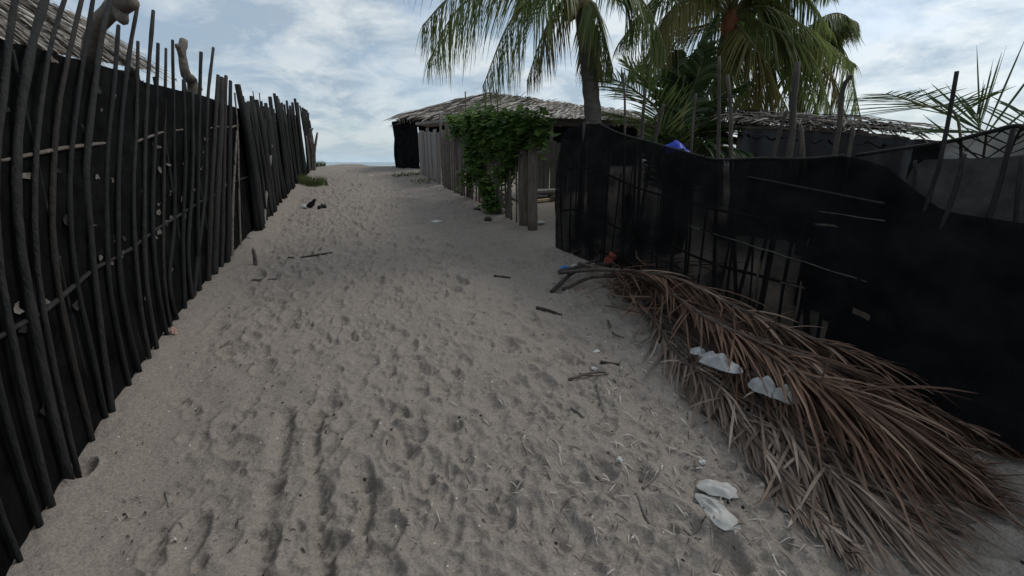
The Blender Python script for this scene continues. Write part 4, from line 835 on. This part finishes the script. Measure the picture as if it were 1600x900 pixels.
# upright stake stub near the left fence
a = gp(400, 418); mb = MB(); mb.tube(catmull([a+np.array([0, 0, -.06]), a+np.array([.005, 0, .1]), a+np.array([.0, .0, .19])], 6), [.022, .022, .021, .02, .018, .016, .008], 7, 0, True, .15); solo(mb, 'stake', M['drift'], 'short grey stake stuck upright in sand near the left fence', 'stake')
TW = [([(838, 484), (858, 488), (878, 491)], .016, 'husk', 'dark twig lying across the sand left of the heap'), ([(772, 432), (798, 434)], .014, 'husk', 'dark twig on the path left of the blue wrapper'),
      ([(888, 598), (915, 592, .02), (945, 588), (962, 600)], .009, 'stick', 'tangled brown twig on sand below the white scraps'), ([(905, 588), (925, 596, .02), (950, 592)], .007, 'stick', 'second thinner twig of the tangle on sand'),
      ([(938, 569), (968, 573)], .011, 'husk', 'short dark twig just right of the tiny white scrap'), ([(932, 742), (950, 752), (973, 767)], .010, 'pale', 'stout pale stick left of the plastic sheet'),
      ([(1003, 772), (1016, 760), (1030, 745)], .007, 'pale', 'thin pale stick with a dark hooked end'), ([(993, 778), (1003, 795), (1014, 817)], .007, 'pale', 'thin pale stick below the hooked one'),
      ([(1065, 835), (1085, 826), (1102, 818)], .006, 'pale', 'thin pale stick touching the twisted plastic strip'), ([(1068, 826), (1085, 838), (1095, 850)], .006, 'pale', 'thin pale stick crossing below the plastic strip'),
      ([(1000, 752), (1008, 735), (1014, 714)], .006, 'pale', 'upright-lying thin stick above the hooked one'), ([(520, 398), (470, 404), (450, 405)], .012, 'husk', 'long dark twig across the path near the left stake'),
      ([(385, 508), (382, 520)], .008, 'pale', 'pale short stick on sand near the pink shell'), ([(345, 545), (358, 530)], .006, 'stick', 'brown twig on sand right of the pink shell'), ([(258, 765), (263, 790)], .005, 'pale', 'thin pale stick in the lower left sand'),
      ([(893, 640), (903, 652), (912, 660)], .008, 'pale', 'bent pale leaf strip below the twig tangle'), ([(932, 605), (938, 630), (943, 645)], .006, 'pale', 'curved pale strip under the twig tangle'),
      ([(1117, 890), (1130, 862)], .007, 'pale', 'thin pale stick at the bottom edge of the sand'), ([(950, 500), (958, 520), (975, 530)], .008, 'dryr', 'bent brown strip beside the heap edge')]
for pts, r, m, lab in TW: twig(pts, r, M[m], lab, 'stick', 'sticks scattered on the sand', z=r*.7)
# curled leaf tangle at the head of the heap
mb = MB(); random.seed(12)
for i in range(300):
    px, py = random.gauss(1000, 34), random.gauss(428, 20); h = U(.03, .2); g_ = ground(px, py); d_ = ray(px, py); g_ = g_-d_*(h/-d_[2]); p = np.array([g_[0], g_[1], hz(g_[0], g_[1])+h]); a = random.gauss(-.9, 1.0); l = U(.12, .4); d = np.array([math.cos(a), math.sin(a), U(-.3, .4)]); b = nrm([U(-1, 1), U(-1, 1), U(-.8, .2)])
    P = [p+d*l*t+b*l*.6*t*t for t in (0, .33, .66, 1)]; P = [np.array([q[0], q[1], max(q[2], hz(q[0], q[1])+.006)]) for q in P]
    mb.strip(P, [.004, .006, .005, .001], np.array([U(-1, 1), U(-1, 1), U(-1, 1)]), 0, .3)
tag(mb.build('leaf_tangle', M['dry'], None, True), 'tangle of curled dry leaflets at the head of the frond heap', 'litter', None, 'stuff')
# straw litter beside the heap
mb = MB(); random.seed(5)
for i in range(850):
    k = random.random()
    if k < .8: px, py = random.gauss(1050, 170), random.gauss(740, 100)
    elif k < .9: px, py = random.gauss(1000, 60), random.gauss(560, 60)
    else: px, py = random.gauss(1400, 90), random.gauss(850, 40)
    if py > 940 or py < 470: continue
    p = gp(px, py, .006); a = U(0, 6.28) if random.random() < .4 else random.gauss(2.2, .5); l = U(.02, .07); d = np.array([math.cos(a), math.sin(a), 0]); e = p+d*l; e[2] = hz(e[0], e[1])+U(.004, .018); m_ = (p+e)/2; m_[2] += U(0, .01)
    mb.strip([p, m_, e], [.0016, .0028*U(.7, 1.5), .001], np.array([-d[1], d[0], U(-.4, .4)]))
tag(mb.build('straw_litter', M['thatch'], None, True), 'short bits of dry leaf scattered over the sand beside the frond heap', 'litter', None, 'stuff')
mb = MB()
for i in range(900):
    px = U(150, 1250); py = 270+600*random.random()**1.3; p = ground(px, py); l0, r0 = lane(p[1])
    if not (l0+.1 < p[0] < r0): continue
    p = gp(px, py, .004); a = U(0, 6.28); l = U(.006, .03); d = np.array([math.cos(a), math.sin(a), 0]); e = p+d*l; e[2] = hz(e[0], e[1])+.006; w = U(.0015, .004)
    mb.strip([p, (p+e)/2+np.array([0, 0, .005]), e], [w*.5, w, w*.3], np.array([-d[1], d[0], U(-.5, .5)]))
tag(mb.build('trodden_litter', [M['husk']], None, True), 'dark crumbs of bark and leaf trodden into the path', 'litter', None, 'stuff')
# ------------------------------------------------------------------ grass tufts
def tuft(px, py, n, h, sp, label, Y=None):
    c = gp(px, py); mb = MB()
    for i in range(n):
        a = U(0, 6.28); r = sp*math.sqrt(random.random()); p = c+np.array([r*math.cos(a)*1.6, r*math.sin(a), 0]); p[2] = hz(p[0], p[1])-.02; l = h*U(.5, 1.2); b = U(0, 6.28); d = np.array([math.cos(b), math.sin(b), 0])*U(.1, .6)
        mb.strip([p, p+(d*.3+np.array([0, 0, .6]))*l, p+(d+np.array([0, 0, .85]))*l], [.007, .006, .001], np.array([-d[1], d[0], 0])+1e-3)
    r = thing('grass_tuft', c, label, 'grass', 'grass tufts by the path'); mb.build('blades', M['grass'], r, True, 'stuff')
tuft(484, 290, 520, .24, .26, 'sunlit grass tuft at the far foot of the left fence'); tuft(492, 261, 300, .22, .22, 'grass tuft at the base of the forked branch')
tuft(640, 274, 260, .10, .3, 'low grass at the foot of the pale boards'); tuft(670, 283, 220, .09, .3, 'low grass between the pale boards and pickets')
